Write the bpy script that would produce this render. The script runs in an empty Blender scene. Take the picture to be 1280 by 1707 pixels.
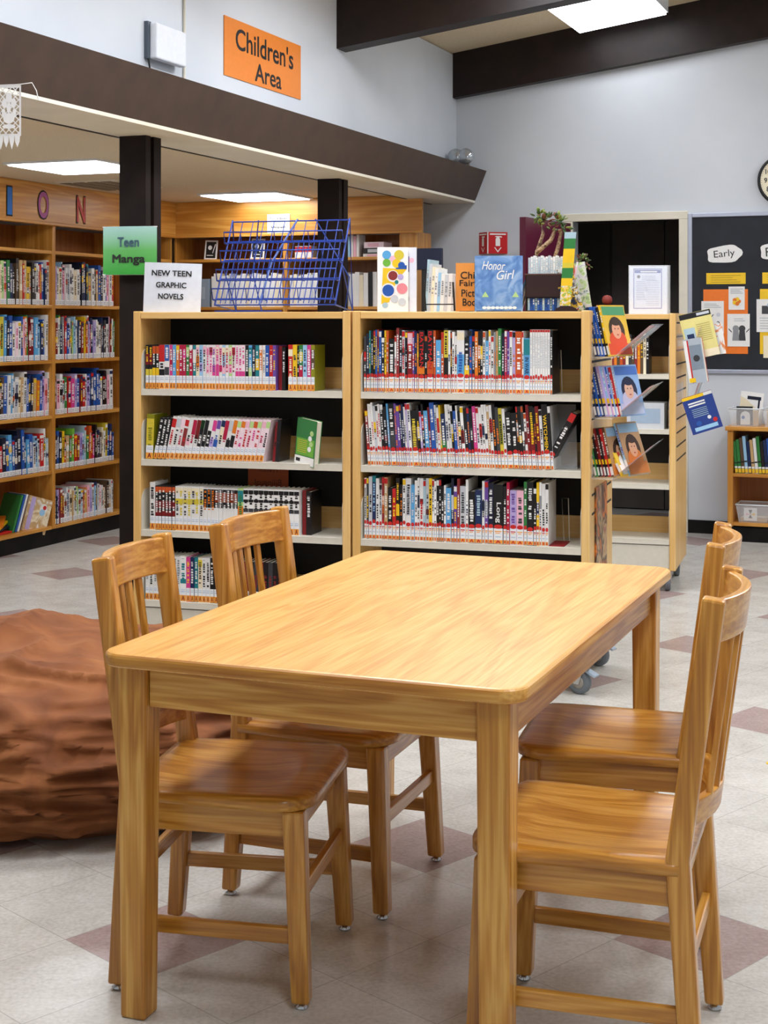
import bpy, math, random
from mathutils import Matrix, Vector, noise

# ------------------------------------------------------------------ camera, light, exposure
S = bpy.context.scene
COL = S.collection
R = math.radians
cam_d = bpy.data.cameras.new('camera')
cam = bpy.data.objects.new('camera', cam_d)
COL.objects.link(cam)
cam.location = (0, 0, 1.46)
cam.rotation_euler = (R(90), 0, 0)
cam_d.sensor_fit = 'VERTICAL'
cam_d.sensor_height = 36
cam_d.sensor_width = 27
cam_d.lens = 36 * 2520 / 1707
cam_d.shift_y = -(853.5 - 535) / 1707
cam_d.clip_start = 0.05
S.camera = cam
S.view_settings.view_transform = 'Standard'
S.view_settings.look = 'None'
S.view_settings.gamma = 1
S.view_settings.use_curve_mapping = False
S.view_settings.exposure = 0.12
W = bpy.data.worlds.new('daylight')
S.world = W
W.use_nodes = True
bg = W.node_tree.nodes['Background']
bg.inputs[0].default_value = (0.86, 0.93, 1.0, 1)
bg.inputs[1].default_value = 0.42
TUBE_STRENGTH = 22.0          # fluorescent diffusers

# ------------------------------------------------------------------ room frame
YAW = R(-21.4)
sA, cA = math.sin(R(21.4)), math.cos(R(21.4))
def RW(e1, e2, z=0.0):
    return Vector((e1 * sA + e2 * cA, e1 * cA - e2 * sA, z))
class Frame:
    def __init__(self, x, y, yaw, z=0.0):
        self.o = Vector((x, y, z)); self.yaw = yaw
        self.M = Matrix.Translation(self.o) @ Matrix.Rotation(yaw, 4, 'Z')
    def at(self, x, y, z=0.0):
        return self.M @ Vector((x, y, z))
ROOM = Frame(0, 0, YAW)        # local x = e2 (to the side), local y = e1 (towards the back wall)

# ------------------------------------------------------------------ materials
def lin(c):
    c /= 255
    return c / 12.92 if c <= 0.04045 else ((c + 0.055) / 1.055) ** 2.4
def rgb(h):
    h = h.lstrip('#')
    return tuple(lin(int(h[i:i + 2], 16)) for i in (0, 2, 4)) + (1,)
_M = {}
def mat(h, rough=0.5, metal=0.0, spec=0.5, coat=0.0):
    k = (h, rough, metal, spec, coat)
    if k in _M: return _M[k]
    m = bpy.data.materials.new('paint_' + h.strip('#'))
    m.use_nodes = True
    b = m.node_tree.nodes['Principled BSDF']
    c = rgb(h)
    b.inputs['Roughness'].default_value = rough
    b.inputs['Metallic'].default_value = metal
    b.inputs['Specular IOR Level'].default_value = spec
    b.inputs['Coat Weight'].default_value = coat
    nt = m.node_tree
    tc = nt.nodes.new('ShaderNodeTexCoord')
    nz = nt.nodes.new('ShaderNodeTexNoise'); nz.inputs['Scale'].default_value = 35; nz.inputs['Detail'].default_value = 2
    nt.links.new(tc.outputs['Object'], nz.inputs['Vector'])
    mx = nt.nodes.new('ShaderNodeMix'); mx.data_type = 'RGBA'
    mx.inputs[6].default_value = tuple(x * 0.93 for x in c[:3]) + (1,)
    mx.inputs[7].default_value = tuple(min(1, x * 1.07) for x in c[:3]) + (1,)
    nt.links.new(nz.outputs['Fac'], mx.inputs[0]); nt.links.new(mx.outputs[2], b.inputs['Base Color'])
    _M[k] = m
    return m
def newmat(name):
    m = bpy.data.materials.new(name); m.use_nodes = True
    return m, m.node_tree, m.node_tree.nodes['Principled BSDF']
def ramp(nt, stops):
    r = nt.nodes.new('ShaderNodeValToRGB')
    el = r.color_ramp.elements
    while len(el) < len(stops): el.new(0.5)
    for e, (p, c) in zip(el, stops):
        e.position = p; e.color = rgb(c)
    return r
def wood(name, dark, mid, light, axis, scale=1.0, rough=0.38, coat=0.15, figure=0.6):
    m, nt, b = newmat(name)
    N, L = nt.nodes.new, nt.links.new
    tc = N('ShaderNodeTexCoord')
    mp = N('ShaderNodeMapping')
    sc = [13 * scale] * 3; sc[axis] = 1.1 * scale
    mp.inputs['Scale'].default_value = sc
    L(tc.outputs['Object'], mp.inputs['Vector'])
    n1 = N('ShaderNodeTexNoise'); n1.inputs['Scale'].default_value = 1.0; n1.inputs['Detail'].default_value = 3; n1.inputs['Distortion'].default_value = 0.6
    L(mp.outputs[0], n1.inputs['Vector'])
    # rings: sine of the stretched noise gives cathedral figure
    mm = N('ShaderNodeMath'); mm.operation = 'MULTIPLY'; mm.inputs[1].default_value = 34
    L(n1.outputs['Fac'], mm.inputs[0])
    sn = N('ShaderNodeMath'); sn.operation = 'SINE'; L(mm.outputs[0], sn.inputs[0])
    ma = N('ShaderNodeMath'); ma.operation = 'MULTIPLY_ADD'; ma.inputs[1].default_value = 0.5 * figure; ma.inputs[2].default_value = 0.5
    L(sn.outputs[0], ma.inputs[0])
    mp2 = N('ShaderNodeMapping'); s2 = [160 * scale] * 3; s2[axis] = 4 * scale
    mp2.inputs['Scale'].default_value = s2
    L(tc.outputs['Object'], mp2.inputs['Vector'])
    n2 = N('ShaderNodeTexNoise'); n2.inputs['Scale'].default_value = 1.0; n2.inputs['Detail'].default_value = 4
    L(mp2.outputs[0], n2.inputs['Vector'])
    av = N('ShaderNodeMix'); av.data_type = 'FLOAT'; av.inputs[0].default_value = 0.5
    L(ma.outputs[0], av.inputs[2]); L(n2.outputs['Fac'], av.inputs[3])
    r = ramp(nt, [(0.30, dark), (0.5, mid), (0.66, light)])
    L(av.outputs[0], r.inputs[0]); L(r.outputs[0], b.inputs['Base Color'])
    b.inputs['Roughness'].default_value = rough
    b.inputs['Coat Weight'].default_value = coat
    b.inputs['Coat Roughness'].default_value = 0.2
    bp = N('ShaderNodeBump'); bp.inputs['Strength'].default_value = 0.05; bp.inputs['Distance'].default_value = 0.002
    L(n2.outputs['Fac'], bp.inputs['Height']); L(bp.outputs[0], b.inputs['Normal'])
    return m
def woods(name, d, mi, l, **k):
    return [wood(name + '_grain_' + 'xyz'[a], d, mi, l, a, **k) for a in range(3)]
W_TABLE = woods('table_oak', '#be8037', '#d6a153', '#e2b56b', figure=0.26)
W_LEG = woods('leg_oak', '#a4671f', '#c48a36', '#d9a756', figure=0.45)
W_CHAIR = woods('chair_oak', '#9c6119', '#be822c', '#d39c48', coat=0.35, rough=0.3, figure=0.4)
W_CART = woods('cart_maple', '#d9a95f', '#e2b56d', '#eac482', scale=0.6, figure=0.25)
W_CASE = woods('bookcase_wood', '#b8782a', '#ca8b38', '#dba24f', scale=0.5, figure=0.4)
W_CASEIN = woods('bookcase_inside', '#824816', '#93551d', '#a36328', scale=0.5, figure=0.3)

def plaster(name, c1, c2, scale=6, bump=0.0, bscale=120, rough=0.75, spec=0.5):
    m, nt, b = newmat(name); N, L = nt.nodes.new, nt.links.new
    tc = N('ShaderNodeTexCoord')
    n = N('ShaderNodeTexNoise'); n.inputs['Scale'].default_value = scale; n.inputs['Detail'].default_value = 4
    L(tc.outputs['Object'], n.inputs['Vector'])
    r = ramp(nt, [(0.35, c1), (0.65, c2)]); L(n.outputs['Fac'], r.inputs[0]); L(r.outputs[0], b.inputs['Base Color'])
    b.inputs['Roughness'].default_value = rough
    b.inputs['Specular IOR Level'].default_value = spec
    if bump:
        n2 = N('ShaderNodeTexNoise'); n2.inputs['Scale'].default_value = bscale; n2.inputs['Detail'].default_value = 3
        L(tc.outputs['Object'], n2.inputs['Vector'])
        bp = N('ShaderNodeBump'); bp.inputs['Strength'].default_value = bump; bp.inputs['Distance'].default_value = 0.01
        L(n2.outputs['Fac'], bp.inputs['Height']); L(bp.outputs[0], b.inputs['Normal'])
    return m
M_WALL = plaster('wall_paint', '#cdd3d9', '#d6dbe0', 1.5)
M_CEIL = plaster('ceiling_texture', '#d6c4a2', '#e0d0b2', 90, bump=0.35)
M_BEAM = plaster('brown_beam_paint', '#403026', '#483629', 8, rough=0.6)
M_BEAMD = plaster('dark_beam_paint', '#1d1411', '#261a16', 8, rough=0.45, spec=0.3)
M_POST = plaster('post_paint', '#1b1311', '#221815', 8, rough=0.6, spec=0.15)
M_TRIM = plaster('cream_trim_paint', '#d9d3c0', '#e2dccb', 5)
M_BLACK = plaster('black_vinyl', '#0b0a0a', '#171514', 10, rough=0.5, spec=0.2)
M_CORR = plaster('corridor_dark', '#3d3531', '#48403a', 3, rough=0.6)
M_METAL = mat('#d8d2c2', 0.4)
M_GREYMETAL = mat('#9c968a', 0.45)
M_DARKIN = mat('#17120f', 0.7)
M_CHROME = mat('#c8c8c8', 0.2, 1.0)
M_RUBBER = mat('#26282b', 0.6)
M_TYRE = mat('#6c7277', 0.5)
M_PAGE = mat('#e4dcc8', 0.8)
M_WHITE = mat('#eef0f2', 0.6)
M_INK = mat('#141414', 0.6)

def emis(name, c, s):
    m, nt, b = newmat(name)
    b.inputs['Base Color'].default_value = rgb(c)
    b.inputs['Emission Color'].default_value = rgb(c)
    b.inputs['Emission Strength'].default_value = s
    return m
M_TUBE = emis('fluorescent_diffuser', '#f6f8ff', TUBE_STRENGTH)
M_TUBEDIM = emis('dimmed_fluorescent_diffuser', '#f6f8ff', 6.0)  # emission turned down to keep a hot spot off the nearby wall
M_TUBEL = emis('panel_diffuser', '#f6f8ff', 9.0)

def clear_plastic():
    m, nt, b = newmat('clear_acrylic')
    N, L = nt.nodes.new, nt.links.new
    b.inputs['Base Color'].default_value = (0.92, 0.95, 0.97, 1)
    b.inputs['Roughness'].default_value = 0.08
    b.inputs['Alpha'].default_value = 0.22
    return m
M_CLEAR = clear_plastic()

def floor_mat():
    m, nt, b = newmat('vinyl_floor_tiles'); N, L = nt.nodes.new, nt.links.new
    tc = N('ShaderNodeTexCoord')
    mp = N('ShaderNodeMapping'); mp.vector_type = 'TEXTURE'
    mp.inputs['Location'].default_value = (0.11, 4.215, 0)
    mp.inputs['Rotation'].default_value = (0, 0, R(45))
    mp.inputs['Scale'].default_value = (0.3048, 0.3048, 1)
    L(tc.outputs['Object'], mp.inputs['Vector'])
    sp = N('ShaderNodeSeparateXYZ'); L(mp.outputs[0], sp.inputs[0])
    def M(op, a, c=None, d=None):
        n = N('ShaderNodeMath'); n.operation = op
        for i, x in enumerate((a, c, d)):
            if x is None: continue
            if isinstance(x, (int, float)): n.inputs[i].default_value = x
            else: L(x, n.inputs[i])
        return n.outputs[0]
    masks, seams, ids = [], [], []
    for ax in (0, 1):
        u = M('ADD', sp.outputs[ax], 300.5)
        i = M('FLOOR', u)
        ids.append(i)
        md = M('MODULO', i, 3.0)
        masks.append(M('COMPARE', md, 0.0, 0.4))
        fr = M('FRACT', u)
        e = M('ABSOLUTE', M('SUBTRACT', fr, 0.5))
        seams.append(M('GREATER_THAN', e, 0.4955))
    dark = M('MULTIPLY', masks[0], masks[1])
    seam = M('MAXIMUM', seams[0], seams[1])
    cb = N('ShaderNodeCombineXYZ'); L(ids[0], cb.inputs[0]); L(ids[1], cb.inputs[1])
    wn = N('ShaderNodeTexWhiteNoise'); L(cb.outputs[0], wn.inputs['Vector'])
    n1 = N('ShaderNodeTexNoise'); n1.inputs['Scale'].default_value = 7; n1.inputs['Detail'].default_value = 8; n1.inputs['Roughness'].default_value = 0.7
    L(tc.outputs['Object'], n1.inputs['Vector'])
    n3 = N('ShaderNodeTexNoise'); n3.inputs['Scale'].default_value = 90; n3.inputs['Detail'].default_value = 4
    L(tc.outputs['Object'], n3.inputs['Vector'])
    mixn = M('MULTIPLY_ADD', n3.outputs['Fac'], 0.45, M('MULTIPLY', n1.outputs['Fac'], 0.55))
    r1 = ramp(nt, [(0.36, '#b3afa6'), (0.5, '#c3c0b8'), (0.64, '#d0cec8')]); L(mixn, r1.inputs[0])
    r2 = ramp(nt, [(0.36, '#96827d'), (0.5, '#a4908b'), (0.64, '#b09d98')]); L(mixn, r2.inputs[0])
    mx = N('ShaderNodeMix'); mx.data_type = 'RGBA'
    L(dark, mx.inputs[0]); L(r1.outputs[0], mx.inputs[6]); L(r2.outputs[0], mx.inputs[7])
    hs = N('ShaderNodeHueSaturation'); L(mx.outputs[2], hs.inputs['Color'])
    L(M('MULTIPLY_ADD', wn.outputs['Value'], 0.06, 0.97), hs.inputs['Value'])
    m3 = N('ShaderNodeMix'); m3.data_type = 'RGBA'; m3.inputs[7].default_value = rgb('#8d8780')
    L(M('MULTIPLY', seam, 0.55), m3.inputs[0]); L(hs.outputs[0], m3.inputs[6])
    L(m3.outputs[2], b.inputs['Base Color'])
    b.inputs['Roughness'].default_value = 0.24
    b.inputs['Specular IOR Level'].default_value = 0.45
    return m
def suede():
    m, nt, b = newmat('brown_suede'); N, L = nt.nodes.new, nt.links.new
    tc = N('ShaderNodeTexCoord')
    n = N('ShaderNodeTexNoise'); n.inputs['Scale'].default_value = 5; n.inputs['Detail'].default_value = 8; n.inputs['Distortion'].default_value = 0.8
    L(tc.outputs['Object'], n.inputs['Vector'])
    r = ramp(nt, [(0.3, '#67381a'), (0.52, '#854e27'), (0.72, '#9c6336')]); L(n.outputs['Fac'], r.inputs[0]); L(r.outputs[0], b.inputs['Base Color'])
    b.inputs['Roughness'].default_value = 0.9
    b.inputs['Sheen Weight'].default_value = 0.35
    b.inputs['Sheen Tint'].default_value = rgb('#b07850')
    return m
def marbled(name, stops, scale=14, rough=0.4, kind='noise', dist=1.5):
    """printed cover art: patches of colour"""
    m, nt, b = newmat(name); N, L = nt.nodes.new, nt.links.new
    tc = N('ShaderNodeTexCoord')
    n = N('ShaderNodeTexNoise'); n.inputs['Scale'].default_value = scale; n.inputs['Detail'].default_value = 3; n.inputs['Distortion'].default_value = dist
    L(tc.outputs['Object'], n.inputs['Vector'])
    r = ramp(nt, stops); r.color_ramp.interpolation = 'CONSTANT' if kind == 'flat' else 'LINEAR'
    L(n.outputs['Fac'], r.inputs[0]); L(r.outputs[0], b.inputs['Base Color'])
    b.inputs['Roughness'].default_value = rough
    return m
def gradient_z(name, c0, c1, z0, z1, c2=None, zm=None):
    m, nt, b = newmat(name); N, L = nt.nodes.new, nt.links.new
    tc = N('ShaderNodeTexCoord'); sp = N('ShaderNodeSeparateXYZ'); L(tc.outputs['Object'], sp.inputs[0])
    mr = N('ShaderNodeMapRange'); mr.inputs[1].default_value = z0; mr.inputs[2].default_value = z1
    L(sp.outputs[2], mr.inputs[0])
    r = ramp(nt, [(0, c0), (0.5, c2 or c1), (1, c1)]); L(mr.outputs[0], r.inputs[0]); L(r.outputs[0], b.inputs['Base Color'])
    b.inputs['Roughness'].default_value = 0.45
    return m

# ------------------------------------------------------------------ mesh builder
class MB:
    def __init__(self): self.v, self.f, self.mi, self.sm, self.ms = [], [], [], [], []
    def slot(self, m):
        if m not in self.ms: self.ms.append(m)
        return self.ms.index(m)
    def add(self, vs, fs, m, M=None, smooth=False):
        o = len(self.v)
        for p in vs:
            p = Vector(p)
            self.v.append(tuple(M @ p) if M else tuple(p))
        k = self.slot(m)
        for f in fs:
            self.f.append(tuple(i + o for i in f)); self.mi.append(k); self.sm.append(smooth)
        return self
    def box(self, x0, x1, y0, y1, z0, z1, m, M=None):
        vs = [(x0, y0, z0), (x1, y0, z0), (x1, y1, z0), (x0, y1, z0), (x0, y0, z1), (x1, y0, z1), (x1, y1, z1), (x0, y1, z1)]
        return self.add(vs, [(3, 2, 1, 0), (4, 5, 6, 7), (0, 1, 5, 4), (1, 2, 6, 5), (2, 3, 7, 6), (3, 0, 4, 7)], m, M)
    def hexa(self, lo, hi, m, M=None):
        return self.add(list(lo) + list(hi), [(3, 2, 1, 0), (4, 5, 6, 7), (0, 1, 5, 4), (1, 2, 6, 5), (2, 3, 7, 6), (3, 0, 4, 7)], m, M)
    def prism(self, poly, z0, z1, m, M=None):
        n = len(poly)
        vs = [(x, y, z0) for x, y in poly] + [(x, y, z1) for x, y in poly]
        fs = [tuple(range(n))[::-1], tuple(range(n, 2 * n))] + [(i, (i + 1) % n, n + (i + 1) % n, n + i) for i in range(n)]
        return self.add(vs, fs, m, M)
    def quad(self, a, b, c, d, m, M=None): return self.add([a, b, c, d], [(0, 1, 2, 3)], m, M)
    def poly(self, pts, m, M=None): return self.add(pts, [tuple(range(len(pts)))], m, M)
    def tube(self, pts, r, m, n=6, M=None, closed=False):
        pts = [Vector(p) for p in pts]; rr = r if isinstance(r, (list, tuple)) else [r] * len(pts)
        vs, fs = [], []
        K = len(pts)
        for i, p in enumerate(pts):
            a = pts[i - 1] if (i > 0 or closed) else p
            b = pts[(i + 1) % K] if (i < K - 1 or closed) else p
            t = (b - a).normalized()
            u = t.cross(Vector((0, 0, 1)))
            if u.length < 1e-3: u = t.cross(Vector((0, 1, 0)))
            u.normalize(); w = u.cross(t)
            for k in range(n):
                an = 2 * math.pi * k / n
                vs.append(p + (u * math.cos(an) + w * math.sin(an)) * rr[i])
        for i in range(K if closed else K - 1):
            j = (i + 1) % K
            for k in range(n):
                fs.append((i * n + k, i * n + (k + 1) % n, j * n + (k + 1) % n, j * n + k))
        self.add(vs, fs, m, M, True)
        if not closed:
            self.add(vs[:n], [tuple(range(n))[::-1]], m, M); self.add(vs[-n:], [tuple(range(n))], m, M)
        return self
    def lathe(self, prof, m, n=20, M=None, smooth=True):
        vs, fs = [], []
        for r, z in prof:
            for k in range(n):
                a = 2 * math.pi * k / n; vs.append((r * math.cos(a), r * math.sin(a), z))
        for i in range(len(prof) - 1):
            for k in range(n):
                fs.append((i * n + k, i * n + (k + 1) % n, (i + 1) * n + (k + 1) % n, (i + 1) * n + k))
        fs.append(tuple(range(n))[::-1]); L0 = (len(prof) - 1) * n; fs.append(tuple(range(L0, L0 + n)))
        return self.add(vs, fs, m, M, smooth)
    def disc(self, c, r, m, n=18, M=None, ry=None, y=0.0):
        """flat disc facing -y, in the xz plane"""
        ry = ry or r
        return self.poly([(c[0] + r * math.cos(2 * math.pi * k / n), y, c[1] + ry * math.sin(2 * math.pi * k / n)) for k in range(n)], m, M)
    def rect(self, x0, x1, z0, z1, m, y=0.0, M=None):
        return self.quad((x0, y, z0), (x1, y, z0), (x1, y, z1), (x0, y, z1), m, M)
    def text(self, s, cx, cz, w, m, h=None, y=0.0, bold=0.0, M=None, thick=0.0012, rot=0.0, shear=0.0):
        vs, fs = text_mesh(s, bold, shear)
        xs = [p[0] for p in vs]; ys = [p[1] for p in vs]
        ww, hh = max(xs) - min(xs), max(ys) - min(ys)
        sx = w / ww; sy = (h / hh) if h else sx
        mx_, my_ = (max(xs) + min(xs)) / 2, (max(ys) + min(ys)) / 2
        out = []
        for p in vs:
            a, b2 = (p[0] - mx_) * sx, (p[1] - my_) * sy
            ca, sa = math.cos(rot), math.sin(rot)
            out.append((cx + a * ca - b2 * sa, y - .0001 * p[2], cz + a * sa + b2 * ca))
        return self.add(out, fs, m, M)
    def build(self, name, parent=None, loc=(0, 0, 0), rot=(0, 0, 0), bevel=0.0, seg=2, **tags):
        me = bpy.data.meshes.new(name)
        me.from_pydata(self.v, [], self.f)
        for m in self.ms: me.materials.append(m)
        me.polygons.foreach_set('material_index', self.mi)
        me.polygons.foreach_set('use_smooth', self.sm)
        me.update()
        o = bpy.data.objects.new(name, me)
        COL.objects.link(o)
        o.location = loc; o.rotation_euler = rot
        if parent: o.parent = parent
        if bevel:
            b = o.modifiers.new('edge', 'BEVEL'); b.width = bevel; b.segments = seg; b.limit_method = 'ANGLE'
        for k, v in tags.items():
            if v: o[k] = v
        return o
_T = {}
def text_mesh(s, bold=0.0, shear=0.0):
    k = (s, bold, shear)
    if k not in _T:
        cu = bpy.data.curves.new('lettering', 'FONT'); cu.body = s; cu.size = 1; cu.shear = shear
        cu.resolution_u = 4; cu.align_x = 'CENTER'; cu.space_line = 1.25
        o = bpy.data.objects.new('lettering', cu); COL.objects.link(o)
        dg = bpy.context.evaluated_depsgraph_get()
        me = bpy.data.meshes.new_from_object(o.evaluated_get(dg))
        vs, fs = [], []
        n = 8 if bold > .03 else 4
        for q in (range(n) if bold else [None]):     # heavier strokes: the same letters laid over each other, a hair apart
            dx, dy = (0, 0) if q is None else (bold * math.cos(2 * math.pi * (q + .5) / n), bold * math.sin(2 * math.pi * (q + .5) / n))
            o0 = len(vs)
            vs += [(v.co[0] + dx, v.co[1] + dy, (q or 0)) for v in me.vertices]; fs += [tuple(i + o0 for i in p.vertices) for p in me.polygons]
        _T[k] = (vs, fs)
        bpy.data.objects.remove(o); bpy.data.curves.remove(cu); bpy.data.meshes.remove(me)
    return _T[k]
def thing(name, label, cat, loc, yaw=0.0, group=None):
    o = bpy.data.objects.new(name, None); COL.objects.link(o)
    o.empty_display_size = 0.1
    o.location = loc; o.rotation_euler = (0, 0, yaw)
    o['label'] = label; o['category'] = cat
    if group: o['group'] = group
    return o
def struct(name, mb, parent=None, bevel=0.0, rot=YAW):
    return mb.build(name, parent, rot=(0, 0, rot if parent is None else 0), bevel=bevel, kind=None if parent else 'structure')
def nth(n):
    return '%d%s' % (n, 'th' if 10 <= n % 100 <= 20 else {1: 'st', 2: 'nd', 3: 'rd'}.get(n % 10, 'th'))

# ================================================================== THE ROOM (x = e2, y = e1)
struct('floor', MB().box(-9, 7, -3, 15, -0.1, 0, floor_mat()), rot=0)
def zc(e2): return 3.403 + 0.14 * (e2 + 3.54)
EB = 10.48
# upper wall above the low part of the room
struct('wall_left', MB().box(-3.66, -3.54, -2.5, EB, 2.47, zc(-3.6), M_WALL))
# back wall with the doorway
wb = MB()
def wall_piece(a, b, z0, z1a, z1b):
    wb.hexa([(a, EB, z0), (b, EB, z0), (b, EB + .14, z0), (a, EB + .14, z0)], [(a, EB, z1a), (b, EB, z1b), (b, EB + .14, z1b), (a, EB + .14, z1a)], M_WALL)
DL, DR, DT = -2.665, -1.914, 2.163
wall_piece(-6.0, -3.54, 0, 2.6, 2.6)
wall_piece(-3.54, DL, 0, zc(-3.54), zc(DL))
wall_piece(DL, DR, DT, zc(DL), zc(DR))
wall_piece(DR, 4.0, 0, zc(DR), zc(4))
struct('wall_back', wb)
struct('wall_alcove', MB().box(-6.1, -5.98, -2.5, EB, 0, 2.6, M_WALL))
# corridor beyond the doorway: dark doors and walls
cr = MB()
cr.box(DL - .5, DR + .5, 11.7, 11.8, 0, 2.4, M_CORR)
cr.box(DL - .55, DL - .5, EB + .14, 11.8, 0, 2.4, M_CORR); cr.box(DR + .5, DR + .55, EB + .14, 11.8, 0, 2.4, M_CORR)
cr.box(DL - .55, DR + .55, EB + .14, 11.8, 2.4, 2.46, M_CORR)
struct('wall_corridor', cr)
dd = MB()
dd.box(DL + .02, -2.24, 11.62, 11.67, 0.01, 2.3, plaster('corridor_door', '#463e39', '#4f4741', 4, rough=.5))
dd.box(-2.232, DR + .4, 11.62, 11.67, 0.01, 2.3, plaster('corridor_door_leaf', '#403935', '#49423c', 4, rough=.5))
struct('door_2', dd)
tr = MB()
tr.box(DL - .07, DL, EB - .02, EB + .14, 0, DT, M_TRIM); tr.box(DR, DR + .062, EB - .02, EB + .14, 0, DT, M_TRIM)
tr.box(DL - .07, DR + .062, EB - .02, EB + .14, DT, DT + .055, M_TRIM)
struct('trim_1', tr, bevel=.004)
DOORA = 180 + 82
# maroon door leaf standing open
M_MAROON = plaster('maroon_door_paint', '#571a30', '#611f37', 3, rough=.3)
door = MB().box(0, 0.78, -0.044, 0, 0.012, 2.15, M_MAROON)
dob = door.build('door_1', loc=RW(EB - .03, DL - .01), rot=(0, 0, YAW + R(DOORA)), kind='structure')
dh = MB(); dh.tube([(.70, .0, 1.0), (.70, .05, 1.0), (.60, .055, 1.0)], .01, M_CHROME, 8); dh.build('door_handle', dob)
struct('baseboard_back', MB().box(DR + .062, 4, EB - .012, EB, 0, .09, M_BLACK))
# sloping ceiling over the main room
cl = MB()
cl.hexa([(-3.66, -2.5, zc(-3.66)), (4, -2.5, zc(4)), (4, EB + .14, zc(4)), (-3.66, EB + .14, zc(-3.66))],
        [(-3.66, -2.5, zc(-3.66) + .1), (4, -2.5, zc(4) + .1), (4, EB + .14, zc(4) + .1), (-3.66, EB + .14, zc(-3.66) + .1)], M_CEIL)
struct('ceiling', cl)
lowc = MB(); lowc.box(-6.0, -3.722, -2.5, EB, 2.345, 2.44, M_CEIL)
struct('ceiling_alcove', lowc)
# fascia beam with leaning face, and its soffit board
fb = MB()
M_y = Matrix(((1, 0, 0, 0), (0, 0, 1, 0), (0, 1, 0, 0), (0, 0, 0, 1)))
def prism_y(mb, poly, y0, y1, m): return mb.prism([(x, z) for x, z in poly][::-1], y0, y1, m, M_y)
prism_y(fb, [(-3.60, 2.335), (-3.395, 2.335), (-3.308, 2.548), (-3.60, 2.548)], -2.5, EB, M_BEAM)
struct('beam_fascia', fb)
sf = MB(); sf.box(-3.722, -3.396, -2.5, EB, 2.318, 2.334, M_TRIM)
struct('trim_soffit', sf)
struct('trim_gap', MB().box(-3.742, -3.7225, -2.5, EB, 2.316, 2.3445, M_BLACK))
def slope_beam(y0, y1, zb=3.078, sl=0.13, x1=4.0):
    b = MB(); x0 = -3.54
    h0, h1 = zb, zb + sl * (x1 - x0)
    b.hexa([(x0, y0, h0), (x1, y0, h1), (x1, y1, h1), (x0, y1, h0)], [(x0, y0, zc(x0)), (x1, y0, zc(x1)), (x1, y1, zc(x1)), (x0, y1, zc(x0))], M_BEAMD)
    return b
struct('beam', slope_beam(10.40, EB))
struct('beam', slope_beam(8.26, 8.40))
struct('beam', slope_beam(6.05, 6.19))
struct('beam', slope_beam(3.85, 3.99))
struct('beam', slope_beam(1.65, 1.79))
def post(e1):
    p = MB()
    p.box(-3.71, -3.57, e1, e1 + .045, 0, 2.318, M_POST); p.box(-3.69, -3.585, e1 + .045, e1 + .075, 0, 2.318, M_BLACK); p.box(-3.71, -3.57, e1 + .075, e1 + .14, 0, 2.318, M_POST)
    struct('pillar', p)
post(6.096); post(8.366)
struct('trim_conduit', MB().tube([(-3.533, 6.394, 2.55), (-3.533, 6.394, 3.39)], .007, M_TRIM, 8))

# ------------------------------------------------------------------ ceiling lights
M_FIX = mat('#dfe3e6', 0.5)
def ceiling_light(e2a, e2b, e1a, e1b, label, grp, slope=True, z=None, glow=None):
    glow = glow or M_TUBE
    t = thing('ceiling_light', label, 'ceiling light', RW((e1a + e1b) / 2, (e2a + e2b) / 2, 0), YAW, grp)
    w, l = (e2b - e2a) / 2, (e1b - e1a) / 2
    f, d = MB(), MB()
    if slope:
        def zz(x): return zc((e2a + e2b) / 2 + x)
        f.hexa([(-w, -l, zz(-w) - .085), (w, -l, zz(w) - .085), (w, l, zz(w) - .085), (-w, l, zz(-w) - .085)], [(-w, -l, zz(-w)), (w, -l, zz(w)), (w, l, zz(w)), (-w, l, zz(-w))], M_FIX)
        a, b = w - .012, l - .012
        d.hexa([(-a, -b, zz(-a) - .1), (a, -b, zz(a) - .1), (a, b, zz(a) - .1), (-a, b, zz(-a) - .1)], [(-a, -b, zz(-a) - .0851), (a, -b, zz(a) - .0851), (a, b, zz(a) - .0851), (-a, b, zz(-a) - .0851)], glow)
    else:
        f.box(-w, w, -l, l, z - .012, z, M_FIX)
        d.box(-w + .02, w - .02, -l + .02, l - .02, z - .018, z - .0121, glow)
    f.build('housing', t); d.build('diffuser', t)
ceiling_light(-2.556, -1.937, 8.98, 10.20, 'fluorescent light box on the sloping ceiling against the dark beam above the wall', None, glow=M_TUBEDIM)
for (a, y0) in ((-2.55, 6.6), (-2.55, 4.4), (-2.55, 2.2), (0.2, 9.0), (0.2, 6.6), (0.2, 4.4), (0.2, 2.2), (0.2, 0.0)):
    ceiling_light(a, a + .62, y0, y0 + 1.22, 'fluorescent light box on the sloping ceiling of the main room, out of the picture', 'ceiling lights overhead')
ceiling_light(-5.06, -4.45, 7.08, 7.69, 'flat fluorescent panel in the low ceiling beside the striped air vent', None, False, 2.345, M_TUBEL)
ceiling_light(-5.04, -4.43, 9.30, 9.91, 'flat fluorescent panel in the low ceiling in front of the far bookcase', None, False, 2.345, M_TUBEL)
ceiling_light(-5.06, -4.45, 4.85, 5.46, 'flat fluorescent panel in the low ceiling, out of the picture', None, False, 2.345, M_TUBE)
v = MB(); v.box(-.22, .22, -.3, .3, -.01, 0, M_TRIM)
vt = thing('air_vent', 'cream striped air vent in the low ceiling above the letter N', 'air vent', RW(8.47, -5.23, 2.345), YAW)
v.build('vent_frame', vt)
v = MB()
for i in range(4): v.box(-.19 + i * .1, -.12 + i * .1, -.28, .28, -.014, -.0101, mat('#7c705c', .7))
v.build('slats', vt)

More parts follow.
